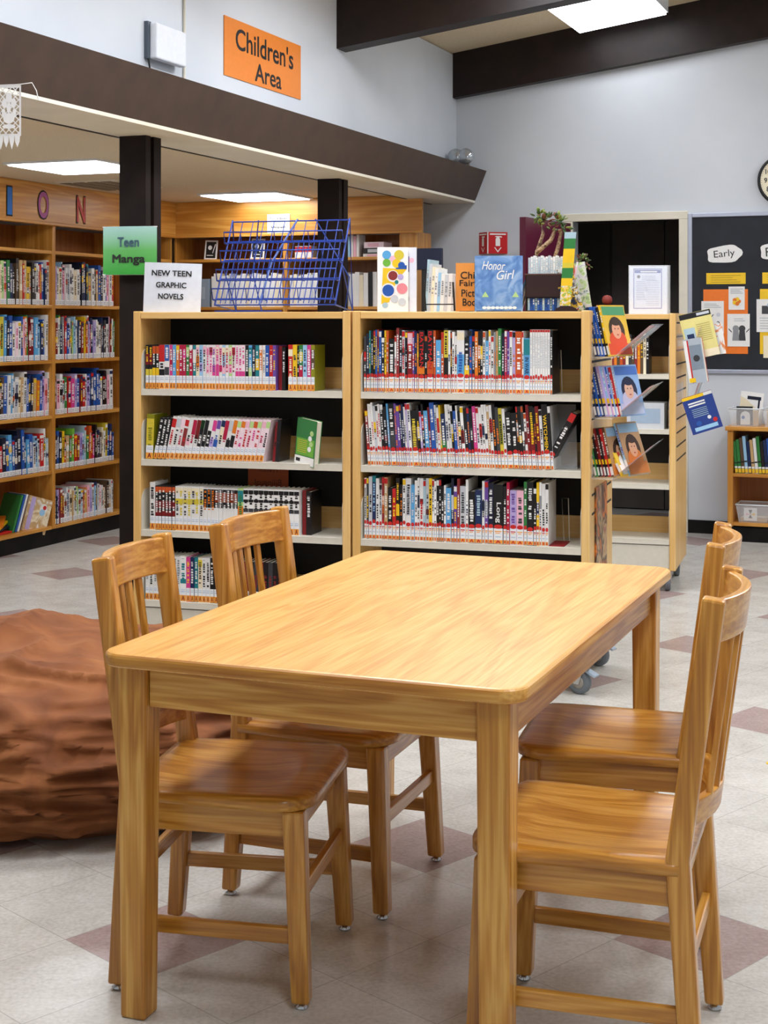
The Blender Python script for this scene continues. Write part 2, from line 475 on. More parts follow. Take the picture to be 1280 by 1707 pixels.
# ================================================================== FURNITURE: table
tab = thing('reading_table', 'large oak library table with rounded top corners and square legs', 'table', (0.106, 3.693, 0), YAW)
def rrect(w, l, r, n=8):
    pts = []
    for cx, cy, a0 in ((w - r, l - r, 0), (-w + r, l - r, 90), (-w + r, -l + r, 180), (w - r, -l + r, 270)):
        for k in range(n + 1):
            a = R(a0 + 90 * k / n); pts.append((cx + r * math.cos(a), cy + r * math.sin(a)))
    return pts
TW, TL, TZ = 0.46, 0.765, 0.77
tt = MB().prism(rrect(TW, TL, .055), TZ - .03, TZ, W_TABLE[1])
nn = len(tt.v) // 2
ke, ks = tt.slot(W_LEG[0]), tt.slot(W_LEG[1])
for i in range(nn):
    a_, b_ = tt.v[i], tt.v[(i + 1) % nn]
    tt.mi[2 + i] = ke if abs(a_[0] - b_[0]) > abs(a_[1] - b_[1]) else ks
tt.build('tabletop', tab, bevel=.009, seg=3)
for sx in (-1, 1):
    for sy in (-1, 1):
        x, y = sx * (TW - .066), sy * (TL - .066)
        a, b = .034, .029
        MB().hexa([(x - b, y - b, 0), (x + b, y - b, 0), (x + b, y + b, 0), (x - b, y + b, 0)], [(x - a, y - a, TZ - .03), (x + a, y - a, TZ - .03), (x + a, y + a, TZ - .03), (x - a, y + a, TZ - .03)], W_LEG[2]).build('leg', tab, bevel=.006)
ax_, ay_ = TW - .052, TL - .052
for sy in (-1, 1):
    y = sy * (ay_ - .005); MB().box(-ax_ + .05, ax_ - .05, y - .011, y + .011, TZ - .115, TZ - .03, W_LEG[0]).build('apron', tab, bevel=.002)
for sx in (-1, 1):
    x = sx * (ax_ - .005); MB().box(x - .011, x + .011, -ay_ + .05, ay_ - .05, TZ - .115, TZ - .03, W_LEG[1]).build('apron', tab, bevel=.002)

# ------------------------------------------------------------------ chairs (local +y is the way the sitter faces)
def bar(mb, p0, p1, w, h, m):
    """a straight bar of rectangular section: w across (horizontal), h vertical-ish"""
    p0, p1 = Vector(p0), Vector(p1); t = (p1 - p0).normalized()
    up = Vector((0, 0, 1)) if abs(t.z) < .9 else Vector((0, 1, 0))
    u = t.cross(up).normalized(); v_ = u.cross(t)
    lo = [p0 - u * w / 2 - v_ * h / 2, p0 + u * w / 2 - v_ * h / 2, p0 + u * w / 2 + v_ * h / 2, p0 - u * w / 2 + v_ * h / 2]
    hi = [p + (p1 - p0) for p in lo]
    mb.add(lo + hi, [(0, 1, 2, 3), (7, 6, 5, 4), (1, 0, 4, 5), (2, 1, 5, 6), (3, 2, 6, 7), (0, 3, 7, 4)], m)
SZ = 0.445
def post_y(z):  # centreline of the rear legs
    if z < SZ: return -.215 + .03 * z / SZ
    return -.185 - .068 * (z - SZ) / (.945 - SZ)
def make_chair(label, loc, ang):
    t = thing('wooden_chair', label, 'chair', loc, ang - R(90), 'oak chairs around the table')
    # seat: gently dished slab with rounded corners
    n = 22; vs, fs = [], []
    def sxy(u, v_):
        w = .235 if v_ > 0 else .235
        w = .212 + .023 * (v_ + 1) / 2
        yy = -.205 + (v_ + 1) / 2 * .43
        x = u * w
        if v_ > 0: yy -= .035 * abs(u) ** 9 * v_; x -= .02 * abs(v_) ** 9 * u
        else: yy += .012 * abs(u) ** 9 * abs(v_)
        return x, yy
    for side in (0, 1):
        for i in range(n + 1):
            for j in range(n + 1):
                u, v_ = -1 + 2 * i / n, -1 + 2 * j / n
                x, y = sxy(u, v_)
                dish = max(0, 1 - ((abs(u) / .86) ** 2.6)) * max(0, 1 - (abs((v_ + .18) / .84) ** 2.4))
                edge = max(abs(u), abs(v_)); rnd = .006 * max(0, (edge - .93) / .07) ** 2
                z = SZ - .014 * dish - rnd if side == 0 else SZ - .03 + rnd * .6
                vs.append((x, y, z))
    N1 = (n + 1) ** 2
    for i in range(n):
        for j in range(n):
            a = i * (n + 1) + j
            fs.append((a, a + n + 1, a + n + 2, a + 1)); fs.append((N1 + a, N1 + a + 1, N1 + a + n + 2, N1 + a + n + 1))
    rim = [i * (n + 1) for i in range(n + 1)] + [n * (n + 1) + j for j in range(1, n + 1)] + [i * (n + 1) + n for i in range(n - 1, -1, -1)] + [j for j in range(n - 1, 0, -1)]
    for k in range(len(rim)):
        a, b = rim[k], rim[(k + 1) % len(rim)]
        fs.append((b, a, N1 + a, N1 + b))
    MB().add(vs, fs, W_CHAIR[1], None, True).build('seat', t)
    # legs
    for sx in (-1, 1):
        a, b = .024, .0195
        ft, tp = (sx * .212, .203), (sx * .192, .183)
        lg = MB().hexa([(ft[0] - b, ft[1] - b, .014), (ft[0] + b, ft[1] - b, .014), (ft[0] + b, ft[1] + b, .014), (ft[0] - b, ft[1] + b, .014)],
                       [(tp[0] - a, tp[1] - a, SZ - .03), (tp[0] + a, tp[1] - a, SZ - .03), (tp[0] + a, tp[1] + a, SZ - .03), (tp[0] - a, tp[1] + a, SZ - .03)], W_CHAIR[2]).build('front_leg', t, bevel=.006)
        MB().lathe([(.0, 0), (.013, 0), (.015, .004), (.009, .008), (.008, .015)], M_CHROME, 12, Matrix.Translation((ft[0], ft[1], 0))).build('glide', lg)
        # rear leg runs up into the back post
        zs = [.014, .2, SZ, .6, .78, .938]
        prof = [(z, post_y(z)) for z in zs]
        vs, fs = [], []
        for k, (z, y) in enumerate(prof):
            hw = .019; hd = .019 + .004 * math.sin(min(1, z / .6) * math.pi / 1.3)
            xx = sx * (.195 - .004 * z)
            for dx, dy in ((-hw, -hd), (hw, -hd), (hw, hd), (-hw, hd)): vs.append((xx + dx, y + dy, z + (0.006 if k == len(prof) - 1 and dy > 0 else 0)))
        for k in range(len(prof) - 1):
            for q in range(4): fs.append((k * 4 + q, k * 4 + (q + 1) % 4, k * 4 + 4 + (q + 1) % 4, k * 4 + 4 + q))
        fs += [(3, 2, 1, 0), tuple(range(len(vs) - 4, len(vs)))]
        lg = MB().add(vs, fs, W_CHAIR[2]).build('back_leg', t, bevel=.006)
        MB().lathe([(.0, 0), (.013, 0), (.015, .004), (.009, .008), (.008, .015)], M_CHROME, 12, Matrix.Translation((sx * .195, post_y(.014), 0))).build('glide', lg)
        mb = MB(); bar(mb, (sx * .205, .19, .15), (sx * .195, -.2, .15), .018, .034, W_CHAIR[1]); mb.build('side_stretcher', t, bevel=.003)
        mb = MB(); bar(mb, (sx * .19, .175, SZ - .06), (sx * .19, -.175, SZ - .06), .02, .06, W_CHAIR[1]); mb.build('side_apron', t, bevel=.003)
    mb = MB(); bar(mb, (-.19, .195, .235), (.19, .195, .235), .018, .034, W_CHAIR[0]); mb.build('front_stretcher', t, bevel=.003)
    mb = MB(); bar(mb, (-.185, -.198, .235), (.185, -.198, .235), .018, .034, W_CHAIR[0]); mb.build('back_stretcher', t, bevel=.003)
    mb = MB(); bar(mb, (-.17, .178, SZ - .06), (.17, .178, SZ - .06), .02, .06, W_CHAIR[0]); mb.build('front_apron', t, bevel=.003)
    mb = MB(); bar(mb, (-.17, -.178, SZ - .06), (.17, -.178, SZ - .06), .02, .06, W_CHAIR[0]); mb.build('back_apron', t, bevel=.003)
    # curved rails
    def arc(u): return -.045 * (1 - u * u)          # how far the rail bows backwards
    def rail(name, z0, z1, th):
        vs, fs = [], []; K = 14
        for k in range(K + 1):
            u = -1 + 2 * k / K
            for z in (z0, z1):
                for d in (-th / 2, th / 2):
                    vs.append((u * .176, post_y(z) + .002 + arc(u) + d, z))
        for k in range(K):
            a, b = k * 4, k * 4 + 4
            fs += [(a, b, b + 2, a + 2), (b + 1, a + 1, a + 3, b + 3), (a + 2, b + 2, b + 3, a + 3), (b, a, a + 1, b + 1)]
        fs += [(0, 2, 3, 1), (K * 4, K * 4 + 1, K * 4 + 3, K * 4 + 2)]
        MB().add(vs, fs, W_CHAIR[0], None, False).build(name, t, bevel=.004)
    rail('crest_rail', .850, .934, .022)
    rail('lower_rail', .495, .548, .02)
    for k in range(5):
        x = (k - 2) * .044; u = x / .176
        mb = MB(); hw, hd = .0115, .006
        lo = [(x + dx, post_y(.54) + arc(u) + dy, .54) for dx, dy in ((-hw, -hd), (hw, -hd), (hw, hd), (-hw, hd))]
        hi = [(x + dx, post_y(.855) + arc(u) + dy, .855) for dx, dy in ((-hw, -hd), (hw, -hd), (hw, hd), (-hw, hd))]
        mb.hexa(lo, hi, W_CHAIR[2]); mb.build('back_slat', t, bevel=.002)
    return t
make_chair('slat-back oak chair nearest the brown beanbag, its near leg behind the table leg', (-.3335, 3.459, 0), R(-11))
make_chair('slat-back oak chair between the beanbag side and the manga cart, second along', (-.122, 3.963, 0), R(-20))
make_chair('slat-back oak chair nearest the camera on the open-floor side of the table', (.438, 3.09, 0), R(162))
make_chair('slat-back oak chair on the open-floor side, partly hidden behind the nearer one', (.58, 3.77, 0), R(165))

# ------------------------------------------------------------------ beanbag
def beanbag():
    cx, cy = -1.22, 4.86
    nu, nv = 200, 110
    vs, fs = [], []
    for j in range(nv + 1):
        ph = math.pi * j / nv
        for i in range(nu):
            th = 2 * math.pi * i / nu
            d = Vector((math.cos(th) * math.sin(ph), math.sin(th) * math.sin(ph), math.cos(ph)))
            sq = (abs(d.x) ** 2.6 + abs(d.y) ** 2.6 + abs(d.z) ** 2.6) ** (-1 / 2.6)
            p = Vector((d.x * .93, d.y * .76, d.z * .252)) * sq
            f1 = noise.noise(Vector((d.x * 1.7, d.y * 1.7, d.z * 1.3)) + Vector((3, 1, 7))) * .06
            q = Vector((d.x * 2.2 + .6 * d.z, d.y * 2.2, d.z * 5.0))
            r1 = (1 - abs(noise.noise(q * 1.3 + Vector((5, 2, 1))))) ** 5 * .055
            r2 = (1 - abs(noise.noise(Vector((d.x * 3.5 + d.z * 4, d.y * 3.5, d.z * 7)) + Vector((9, 4, 2))))) ** 7 * .03
            r3 = noise.noise(Vector((d.x * 14, d.y * 14, d.z * 22))) * .003
            k = min(1, max(0, (d.z + .75) / .3))
            p += p.normalized() * (f1 + (r1 + r2) * k + r3)
            z = p.z + .17
            if z < 0.0: z = 0.0
            vs.append((p.x, p.y, z))
    for j in range(nv):
        for i in range(nu):
            fs.append((j * nu + i, (j + 1) * nu + i, (j + 1) * nu + (i + 1) % nu, j * nu + (i + 1) % nu))
    MB().add(vs, fs, suede(), None, True).build('beanbag', None, (cx, cy, 0), label='big brown suede beanbag slumped on the floor beside the chairs', category='beanbag')
beanbag()

# ================================================================== BOOKS
PAL = dict(k='#151416', w='#e9e8e4', W='#f4f3ef', g='#8d8f92', G='#2f7d3c', r='#c3201f', R='#7d1418', b='#2456a8', B='#152a55', n='#141c33', s='#5aa5d8',
           t='#1d7f88', y='#f0c41e', Y='#d9c53a', o='#e07a1c', O='#c9541d', p='#d8408c', P='#f0b8c8', v='#6c4a9e', V='#b9a8d8', m='#b3153f', c='#efe3c3',
           C='#c7a574', l='#9cc8e6', L='#b9d98a', e='#6fb23a', d='#3c3d40', D='#5a4632', z='#c9cdd2', q='#8a2c2c', a='#a9c4cf', x='#8c8a16', i='#f6dfe6')
CNAME = dict(k='black', w='white', W='bright white', g='grey', G='green', r='red', R='dark red', b='blue', B='navy', n='midnight blue', s='sky blue', t='teal', y='yellow',
             Y='mustard', o='orange', O='rust orange', p='pink', P='pale pink', v='purple', V='lilac', m='crimson', c='cream', C='tan', l='pale blue', L='pale green',
             e='bright green', d='charcoal', D='brown', z='silver grey', q='brick red', a='dusty blue', x='olive', i='blush white')
def pm(c, rough=0.38): return mat(PAL[c] if c in PAL else c, rough)
M_ORANGE, M_REDLAB, M_LABEL, M_LBLUE, M_YEL = mat('#eea03a', .5), mat('#c8241f', .45), mat('#eceef0', .5), mat('#a9bfd6', .5), mat('#efc62c', .5)
M_BROWNA = mat('#8a2a12', .6)
rnd = random.Random(7)
def glyph_a(mb, x0, x1, z0, z1, m, y):
    w = (x1 - x0); s = w * .24; xm = (x0 + x1) / 2
    mb.quad((x0, y, z0), (x0 + s, y, z0), (xm + s / 2, y, z1), (xm - s / 2, y, z1), m)
    mb.quad((x1 - s, y, z0), (x1, y, z0), (xm + s / 2, y, z1), (xm - s / 2, y, z1), m)
    h = z1 - z0
    mb.rect(x0 + w * .22, x1 - w * .22, z0 + h * .25, z0 + h * .42, m, y)
def book(label, fr, x, yf, z, t, h, d, col, bands=(), sticker=None, title=None, lean=0.0, yaw=0.0, name='book', cat='book', group=None, tilt=0.0, pitch=0.0, cover=None):
    """a hardback standing spine-out: spine faces -y, x runs across the spine"""
    mb = MB(); cm = pm(col); bt = min(.0022, t * .18)
    lm, rm = cover or (cm, cm)
    mb.box(0, bt, 0, d, 0, h, lm); mb.box(t - bt, t, 0, d, 0, h, rm)
    mb.box(bt, t - bt, 0, bt, 0, h, cm)
    mb.box(bt, t - bt, bt, d - .004, .003, h - .003, M_PAGE)
    for z0, z1, c in bands: mb.rect(.0002, t - .0002, z0 * h, z1 * h, pm(c), -.0005)
    zz = z + (t * math.sin(lean) if lean > 0 else 0)
    o = mb.build(name, None, fr.at(x, yf, zz), (pitch, lean, fr.yaw + yaw), label=label, category=cat, group=group)
    y = -.0012
    if sticker:
        s = MB()
        if sticker == 'A':
            s.rect(.0006, t - .0006, .027, .058, M_LABEL, y); s.rect(t * .15, t * .85, .040, .043, M_LBLUE, y - .0003); s.rect(t * .15, t * .85, .048, .050, M_LBLUE, y - .0003)
            s.rect(.0006, t - .0006, .002, .027, M_ORANGE, y); glyph_a(s, t * .22, t * .78, .005, .024, M_BROWNA, y - .0003)
        elif sticker == 'C':
            j = rnd.uniform(-.004, .004)
            s.disc((t / 2, .068 + j), t * .46, M_REDLAB, 10, ry=.0085, y=y - .0004); s.rect(.0008, t - .0008, .002, .061 + j, M_LABEL, y)
            s.rect(t * .12, t * .85, .049, .053, M_REDLAB if rnd.random() < .4 else M_ORANGE, y - .0003); s.rect(t * .2, t * .7, .043, .046, M_ORANGE, y - .0003); s.rect(t * .2, t * .8, .028, .031, M_LBLUE, y - .0003)
            s.rect(.0012, t - .0012, .003, .017, M_ORANGE, y - .0003); glyph_a(s, t * .2, t * .8, .004, .016, M_REDLAB, y - .0006)
        elif sticker == 'Y':
            s.rect(.0006, t - .0006, .004, .03, M_YEL, y); s.rect(.0006, t - .0006, .033, .045, M_LABEL, y)
        else:
            s.rect(.0006, t - .0006, .003, .036, M_LABEL, y); s.rect(t * .2, t * .8, .012, .015, mat('#7f8894', .6), y - .0003); s.rect(t * .2, t * .8, .022, .025, mat('#7f8894', .6), y - .0003)
        s.build('spine_label', o)
    if title:
        s = MB(); tc, z0, z1, txt = title
        if txt: s.text(txt, t / 2, (z0 + z1) / 2 * h, (z1 - z0) * h, pm(tc), t * .62, y=y, bold=.02, rot=-math.pi / 2)
        else:
            zc_ = z0 * h
            while zc_ < z1 * h:
                L_ = rnd.uniform(.004, .009)
                if rnd.random() < .8: s.rect(t * rnd.uniform(.2, .3), t * rnd.uniform(.66, .8), zc_, min(zc_ + L_, z1 * h), pm(tc), y)
                zc_ += L_ + rnd.uniform(.0015, .004)
        if s.v: s.build('spine_title', o)
    return o
def contrast(c):
    return {'k': 'w', 'w': 'k', 'W': 'r', 'c': 'D', 'i': 'p', 'P': 'm', 'y': 'k', 'z': 'B', 'l': 'B', 'V': 'v', 'L': 'G', 'Y': 'k'}.get(c, 'w' if rnd.random() < .75 else 'y')
def row(fr, x, yf, z, spec, where, group, name, cat, noun, sticker, d=.13, lean=0.0, gap=.0008, start=0, hj=.0, limit=None):
    """spec entries: (colour, thickness mm, height mm, bands or None, title or None[, lean deg])"""
    n = start; prev = None
    for e in spec:
        c, t, h = e[0], e[1] / 1000, e[2] / 1000
        bands = e[3] or () if len(e) > 3 else ()
        title = e[4] if len(e) > 4 and e[4] else (contrast(c), .42, .9, None)
        ln = R(e[5]) if len(e) > 5 else lean
        n += 1
        sz = 'thin' if t < .011 else ('thick' if t > .02 else 'slim')
        lab = '%s %s-spined %s, %s from the left %s' % (sz, CNAME[c], noun, nth(n), where)
        book(lab, fr, x, yf + rnd.uniform(0, .004), z, t, h + rnd.uniform(-hj, hj), d, c, bands, sticker, title, ln, 0, name, cat, group)
        x += t / math.cos(ln) + gap
    return x

def fit(spec, width):
    tot = sum(e[1] for e in spec) / 1000
    k = width / tot
    return [(e[0], e[1] * k) + tuple(e[2:]) for e in spec]

# ------------------------------------------------------------------ mobile library carts
def cart(label, x, y, yaw, back_z=(.30, 1.47), slats=False, shelves=(1.172, .875, .577, .28), group='mobile library book carts', w=.965, dp=.62, H=1.497, panel=.034, swivel=10, brake=False):
    fr = Frame(x, y, yaw)
    t = thing('book_cart', label, 'book cart', (x, y, 0), yaw, group)
    for k, (a, b) in enumerate(((0, panel), (w - panel, w))):
        MB().box(a, b, 0, dp, .115, H + .004, W_CART[2]).build('side_panel', t, bevel=.004)
    if slats:
        g = MB(); zz = .70
        while zz < H - .03:
            g.box(w, w + .0012, .05, dp - .04, zz, zz + .009, M_DARKIN); zz += .0745
        g.build('slat_grooves', t)
    MB().box(panel, w - panel, 0, dp, H - .028, H, W_CART[0]).build('top_panel', t, bevel=.003)
    MB().box(panel, w - panel, dp / 2 - .006, dp / 2 + .006, back_z[0], back_z[1], M_DARKIN).build('divider', t)
    for z in shelves:
        s = MB()
        s.box(panel + .001, w - panel - .001, .004, dp - .004, z - .004, z, M_METAL); s.box(panel + .001, w - panel - .001, .004, .007, z - .026, z - .003, M_METAL); s.box(panel + .001, w - panel - .001, dp - .007, dp - .004, z - .026, z - .003, M_METAL)
        sh = s.build('shelf', t)
        # rounded end bracket at both ends
        for xs in (panel + .001, w - panel - .003):
            b = MB(); pts = [(0.006, z - .026), (.27, z - .026), (.27, z + .17)]
            for k in range(7):
                a = R(90 + 90 * k / 6); pts.append((.056 + .05 * math.cos(a), z + .12 + .05 * math.sin(a)))
            vs = [(xs, p[0], p[1]) for p in pts] + [(xs + .002, p[0], p[1]) for p in pts]; n = len(pts)
            b.add(vs, [tuple(range(n)), tuple(range(n, 2 * n))[::-1]] + [(i, n + i, n + (i + 1) % n, (i + 1) % n) for i in range(n)], M_METAL)
            b.build('end_bracket', sh)
        MB().box(panel + .002, w - panel - .002, dp / 2 - .02, dp / 2 - .008, z, z + .09, W_CART[0]).build('back_stop', t)
    MB().box(panel, w - panel, .01, dp - .01, .125, .25, M_METAL).build('base', t, bevel=.003)
    for cx, cy in ((.05, .06), (w - .05, .06), (.05, dp - .06), (w - .05, dp - .06)):
        c = MB()
        c.box(cx - .035, cx + .035, cy - .03, cy + .03, .108, .124, M_GREYMETAL)
        for s_ in (-1, 1):
            c.hexa([(cx + s_ * .02 - .002, cy - .008, .04), (cx + s_ * .02 + .002, cy - .008, .04), (cx + s_ * .02 + .002, cy + .014, .04), (cx + s_ * .02 - .002, cy + .014, .04)],
                   [(cx + s_ * .02 - .002, cy - .03, .108), (cx + s_ * .02 + .002, cy - .03, .108), (cx + s_ * .02 + .002, cy + .03, .108), (cx + s_ * .02 - .002, cy + .03, .108)], M_CHROME)
        if brake: c.hexa([(cx - .02, cy - .075, .075), (cx + .02, cy - .075, .075), (cx + .02, cy - .02, .10), (cx - .02, cy - .02, .10)], [(cx - .018, cy - .078, .082), (cx + .018, cy - .078, .082), (cx + .018, cy - .018, .109), (cx - .018, cy - .018, .109)], mat('#9fb0c0', .35))
        Sw = Matrix.Translation((cx, cy, 0)) @ Matrix.Rotation(R(swivel), 4, 'Z') @ Matrix.Translation((-cx, -cy, 0))
        c.v = [tuple(Sw @ Vector(p)) for p in c.v]
        co = c.build('caster', t)
        wh = MB(); Mx = Sw @ Matrix.Translation((cx, cy, .048)) @ Matrix.Rotation(R(90), 4, 'Y')
        wh.lathe([(.03, -.015), (.044, -.015), (.048, -.01), (.048, .01), (.044, .015), (.03, .015)], M_TYRE, 24, Mx)
        wh.lathe([(.012, -.0165), (.026, -.0165), (.026, .0165), (.012, .0165)], M_GREYMETAL, 16, Mx)
        wh.build('wheel', co)
    return fr, t
CY = R(-16.5)
F1, cart1 = cart('maple book cart of manga beside the dark post, behind the oak chairs', -1.062, 6.400, CY)
F2, cart2 = cart('maple book cart full of tall comics with clear magazine pockets on its slatted end', -.129, 6.124, CY, slats=True, swivel=70, brake=True)
F3, cart3 = cart('maple book cart behind the comics cart, in front of the doorway, holding a framed notice', .641, 8.394, CY, back_z=(.60, 1.47), slats=True)
F4, cart4 = cart('maple book cart in the second row, almost hidden behind the manga cart', -.330, 8.682, CY)
SH = (1.172, .875, .577, .28)
SN = ('top shelf', 'second shelf', 'third shelf', 'bottom shelf')

# manga cart, top shelf
def mg(c, t=17.4, h=187, bands=None, title=None, *l): return (c, t, h, bands, title) + l
rows1 = [mg('k', 17.4, 187, [(.55, .8, 'R'), (.3, .45, 'Y')], ('y', .62, .96, None)) for _ in range(2)] + [mg('k', 17.4, 187, [(.3, .48, 'y'), (.8, .97, 'O')], ('w', .5, .8, None)) for _ in range(2)]
rows1 += [mg('w', 30, 187, [(.62, 1, 'r'), (.30, .45, 'k')], ('k', .48, .6, None)), mg('w', 24, 187, [(.64, 1, 'b'), (.32, .5, 'd')], ('w', .7, .95, None))]
rows1 += [mg(c, 17, 187, [(.0, .02, 'w')] + b) for c, b in (('p', [(.5, .9, 'm')]), ('s', []), ('o', [(.82, .98, 'y')]), ('m', []), ('m', [(.7, .9, 'p')]), ('G', [(.75, .95, 'L')]), ('m', [(.9, 1, 'w')]), ('t', [(.6, .9, 'w')]))]
rows1 += [mg('c', 17, 187, [(.5, .75, 'o'), (.8, .95, 'P')]), mg('l', 17, 187, [(.4, .6, 'V')]), mg('w', 16, 187, [(.8, .97, 'P')])]
rows1 += [mg(c, 16.3, 187, [(rnd.uniform(.3, .5), rnd.uniform(.52, .6), rnd.choice('PpmVi')), (.78, .95, rnd.choice('PRVmc'))], (rnd.choice('pmRv'), .4, .92, None)) for c in 'wiwPwlwLw']
rows1 += [mg('i', 16.3, 187, [(.3, .42, 'p'), (.7, .95, 'w')], ('p', .45, .95, None)) for _ in range(3)]
rows1 += [mg('k', 17), mg('s', 17, 187, [(.3, .5, 'L'), (.8, .95, 't')]), mg('n', 17), mg('t', 19, 187, [(.45, .7, 'y')]), mg('o', 15, 187, [(.3, .45, 'w'), (.9, 1, 'w')]), mg('w', 15, 187, None, ('g', .4, .9, None)), mg('b', 19), mg('r', 18), mg('v', 15)]
x = row(F1, .047, .022, SH[0], fit(rows1, .558), "on the manga cart's top shelf", "manga on the manga cart's top shelf", 'manga_volume', 'manga book', 'manga', 'A')
x += .002
x = row(F1, x, .05, SH[0], [mg('R', 14, 184, None, ('R', .4, .5, None)), mg('k', 14, 180)], "on the manga cart's top shelf", "manga on the manga cart's top shelf", 'manga_volume', 'manga book', 'manga', None, start=len(rows1))
row(F1, .690, .022, SH[0], [mg('r', 19, 190, [(.75, .9, 'c')], ('c', .3, .7, None)), mg('y', 18, 190, None, ('d', .3, .9, None)), mg('k', 7, 186), mg('G', 17, 189, [(.3, .55, 'm'), (.65, .85, 'Y')]), mg('l', 17, 189), mg('p', 16, 189, None, ('W', .35, .9, None)), mg('x', 16, 189, [(.5, .9, 'D')])],
    "on the manga cart's top shelf", "manga on the manga cart's top shelf", 'manga_volume', 'manga book', 'manga', 'A', start=len(rows1) + 2)
# second shelf: volumes leaning over to the right
r2 = [mg('x', 34, 190, [(.2, .9, 'Y')], ('x', .3, .8, None), 2)] + [mg('k', 17, 178, None, ('w', .3, .95, None), 11) for _ in range(3)]
r2 += [mg('w', 19, 184, [(.75, .95, c2)], (c1, .35, .7, None), 12) for c1, c2 in (('r', 'r'), ('k', 'z'), ('m', 'i'))]
r2 += [mg('w', 17, 180, b, (c, .4, .6, None), 12) for c, b in (('r', [(.3, .75, 'q'), (.8, .95, 'r')]), ('k', [(.35, .5, 'P')]), ('m', [(.6, .95, 'm')]), ('k', [(.5, .95, 'R')]), ('w', [(.3, .95, 'k'), (.75, .95, 'G')]), ('w', [(.3, .95, 'k')]), ('w', [(.3, .7, 'k')]),
      ('v', [(.3, .5, 'V'), (.7, .95, 'p')]), ('b', [(.3, .5, 'b'), (.75, .95, 'v')]), ('k', [(.5, .8, 'c'), (.8, .95, 'B')]), ('m', [(.5, .95, 'm')]), ('k', [(.25, .5, 'k'), (.7, .95, 'z')]), ('k', [(.3, .6, 'k'), (.65, .96, 'o')]))]
r2 += [mg('i', 17, 178, [(.8, .95, c2)], (c1, .35, .75, None), 12) for c1, c2 in (('r', 'L'), ('p', 'o'), ('r', 'P'), ('m', 'L'), ('p', 'O'), ('r', 'L'), ('m', 'P'), ('k', 'L'))]
x = row(F1, .047, .022, SH[1], r2, "on the manga cart's second shelf", "manga on the manga cart's second shelf", 'manga_volume', 'manga book', 'manga', 'A')
row(F1, x + .03, .05, SH[1], [mg('R', 12, 165, None, ('k', .4, .5, None), 6), mg('k', 16, 172, None, ('d', .4, .5, None), 4)], "on the manga cart's second shelf", "manga on the manga cart's second shelf", 'manga_volume', 'manga book', 'manga', None, start=len(r2))
# green book standing alone with its back cover showing
gb = MB(); gb.box(0, .118, 0, .002, 0, .19, pm('G')); gb.box(0, .118, .028, .03, 0, .19, pm('G')); gb.box(.0, .003, 0, .03, 0, .19, pm('G')); gb.box(.003, .116, .002, .028, .003, .187, M_PAGE)
gb.rect(.006, .112, .04, .11, pm('e'), -.0004); gb.rect(.001, .117, .002, .036, pm('W'), -.0004); gb.rect(.01, .035, .012, .026, pm('k'), -.0008)
for k in range(7): gb.rect(.014, .07, .052 + k * .008, .0545 + k * .008, pm('Y'), -.0008)
for q in range(4): gb.disc((.085 + .008 * (q % 2), .07 + .022 * q), .011, pm('L' if q % 2 else 'W'), y=-.0008)
gb.build('manga_volume', None, F1.at(.705, .05, SH[1]), (0, R(7), CY + R(-28)), label='green manga showing its back cover and pages, alone beyond the leaning row', category='manga book')
# third shelf
r3 = [mg('w', 24, 200, None, ('k', .3, .9, None))] + [mg('k', 14.6, 186, [(.86, .98, 'O'), (.5, .66, 'R'), (.32, .44, 'R')], ('w', .4, .9, None)) for _ in range(6)]
r3 += [mg('w', 17.5, 187, [(.84, .97, 'c'), (.6, .72, 'Y')], ('Y' if k % 2 else 'd', .35, .9, None)) for k in range(7)]
r3 += [mg('w', 16.5, 184, [(.55, .97, 'k'), (.68, .9, 'O' if k > 2 else 'k')], ('o' if k < 3 else 'w', .5, .95, None)) for k in range(9)]
r3 += [mg('L', 24, 187, [(.4, .6, 'o'), (.7, .95, 't')])] + [mg('W', 21.5, 186, [(.88, .97, 'k'), (.70, .76, 'k'), (.48, .56, 'd')], ('k', .55, .96, None)) for _ in range(11)]
x = row(F1, .066, .022, SH[2], r3, "on the manga cart's third shelf", "manga on the manga cart's third shelf", 'manga_volume', 'manga book', 'manga', 'A')
row(F1, x + .004, .05, SH[2], [mg('R', 16, 184, None, ('k', .4, .5, None)), mg('k', 22, 178)], "on the manga cart's third shelf", "manga on the manga cart's third shelf", 'manga_volume', 'manga book', 'manga', None, start=len(r3))
# bottom shelf
r4 = [mg('w', 17, 187, [(.6, .75, 'z')], ('k' if k % 2 else 'g', .35, .95, None)) for k in range(9)] + [mg('W', 26, 190, [(.4, .5, 't')], ('t', .5, .95, None)), mg('p', 18), mg('B', 17), mg('t', 16), mg('c', 18, 187, [(.8, .95, 'Y')])] + [mg('w', 17, 187, None, ('k', .35, .95, None)) for _ in range(2)] + [mg('k', 18)]
r4 += [mg(c, 18, 185, None, ('d', .4, .7, None)) for c in 'kdkkk'] + [mg(c, 20, 180, None, ('q', .4, .7, None)) for c in 'kkRkdRkdkkk']
row(F1, .047, .022, SH[3], r4, "on the manga cart's bottom shelf", "manga on the manga cart's bottom shelf", 'manga_volume', 'manga book', 'manga', 'A')
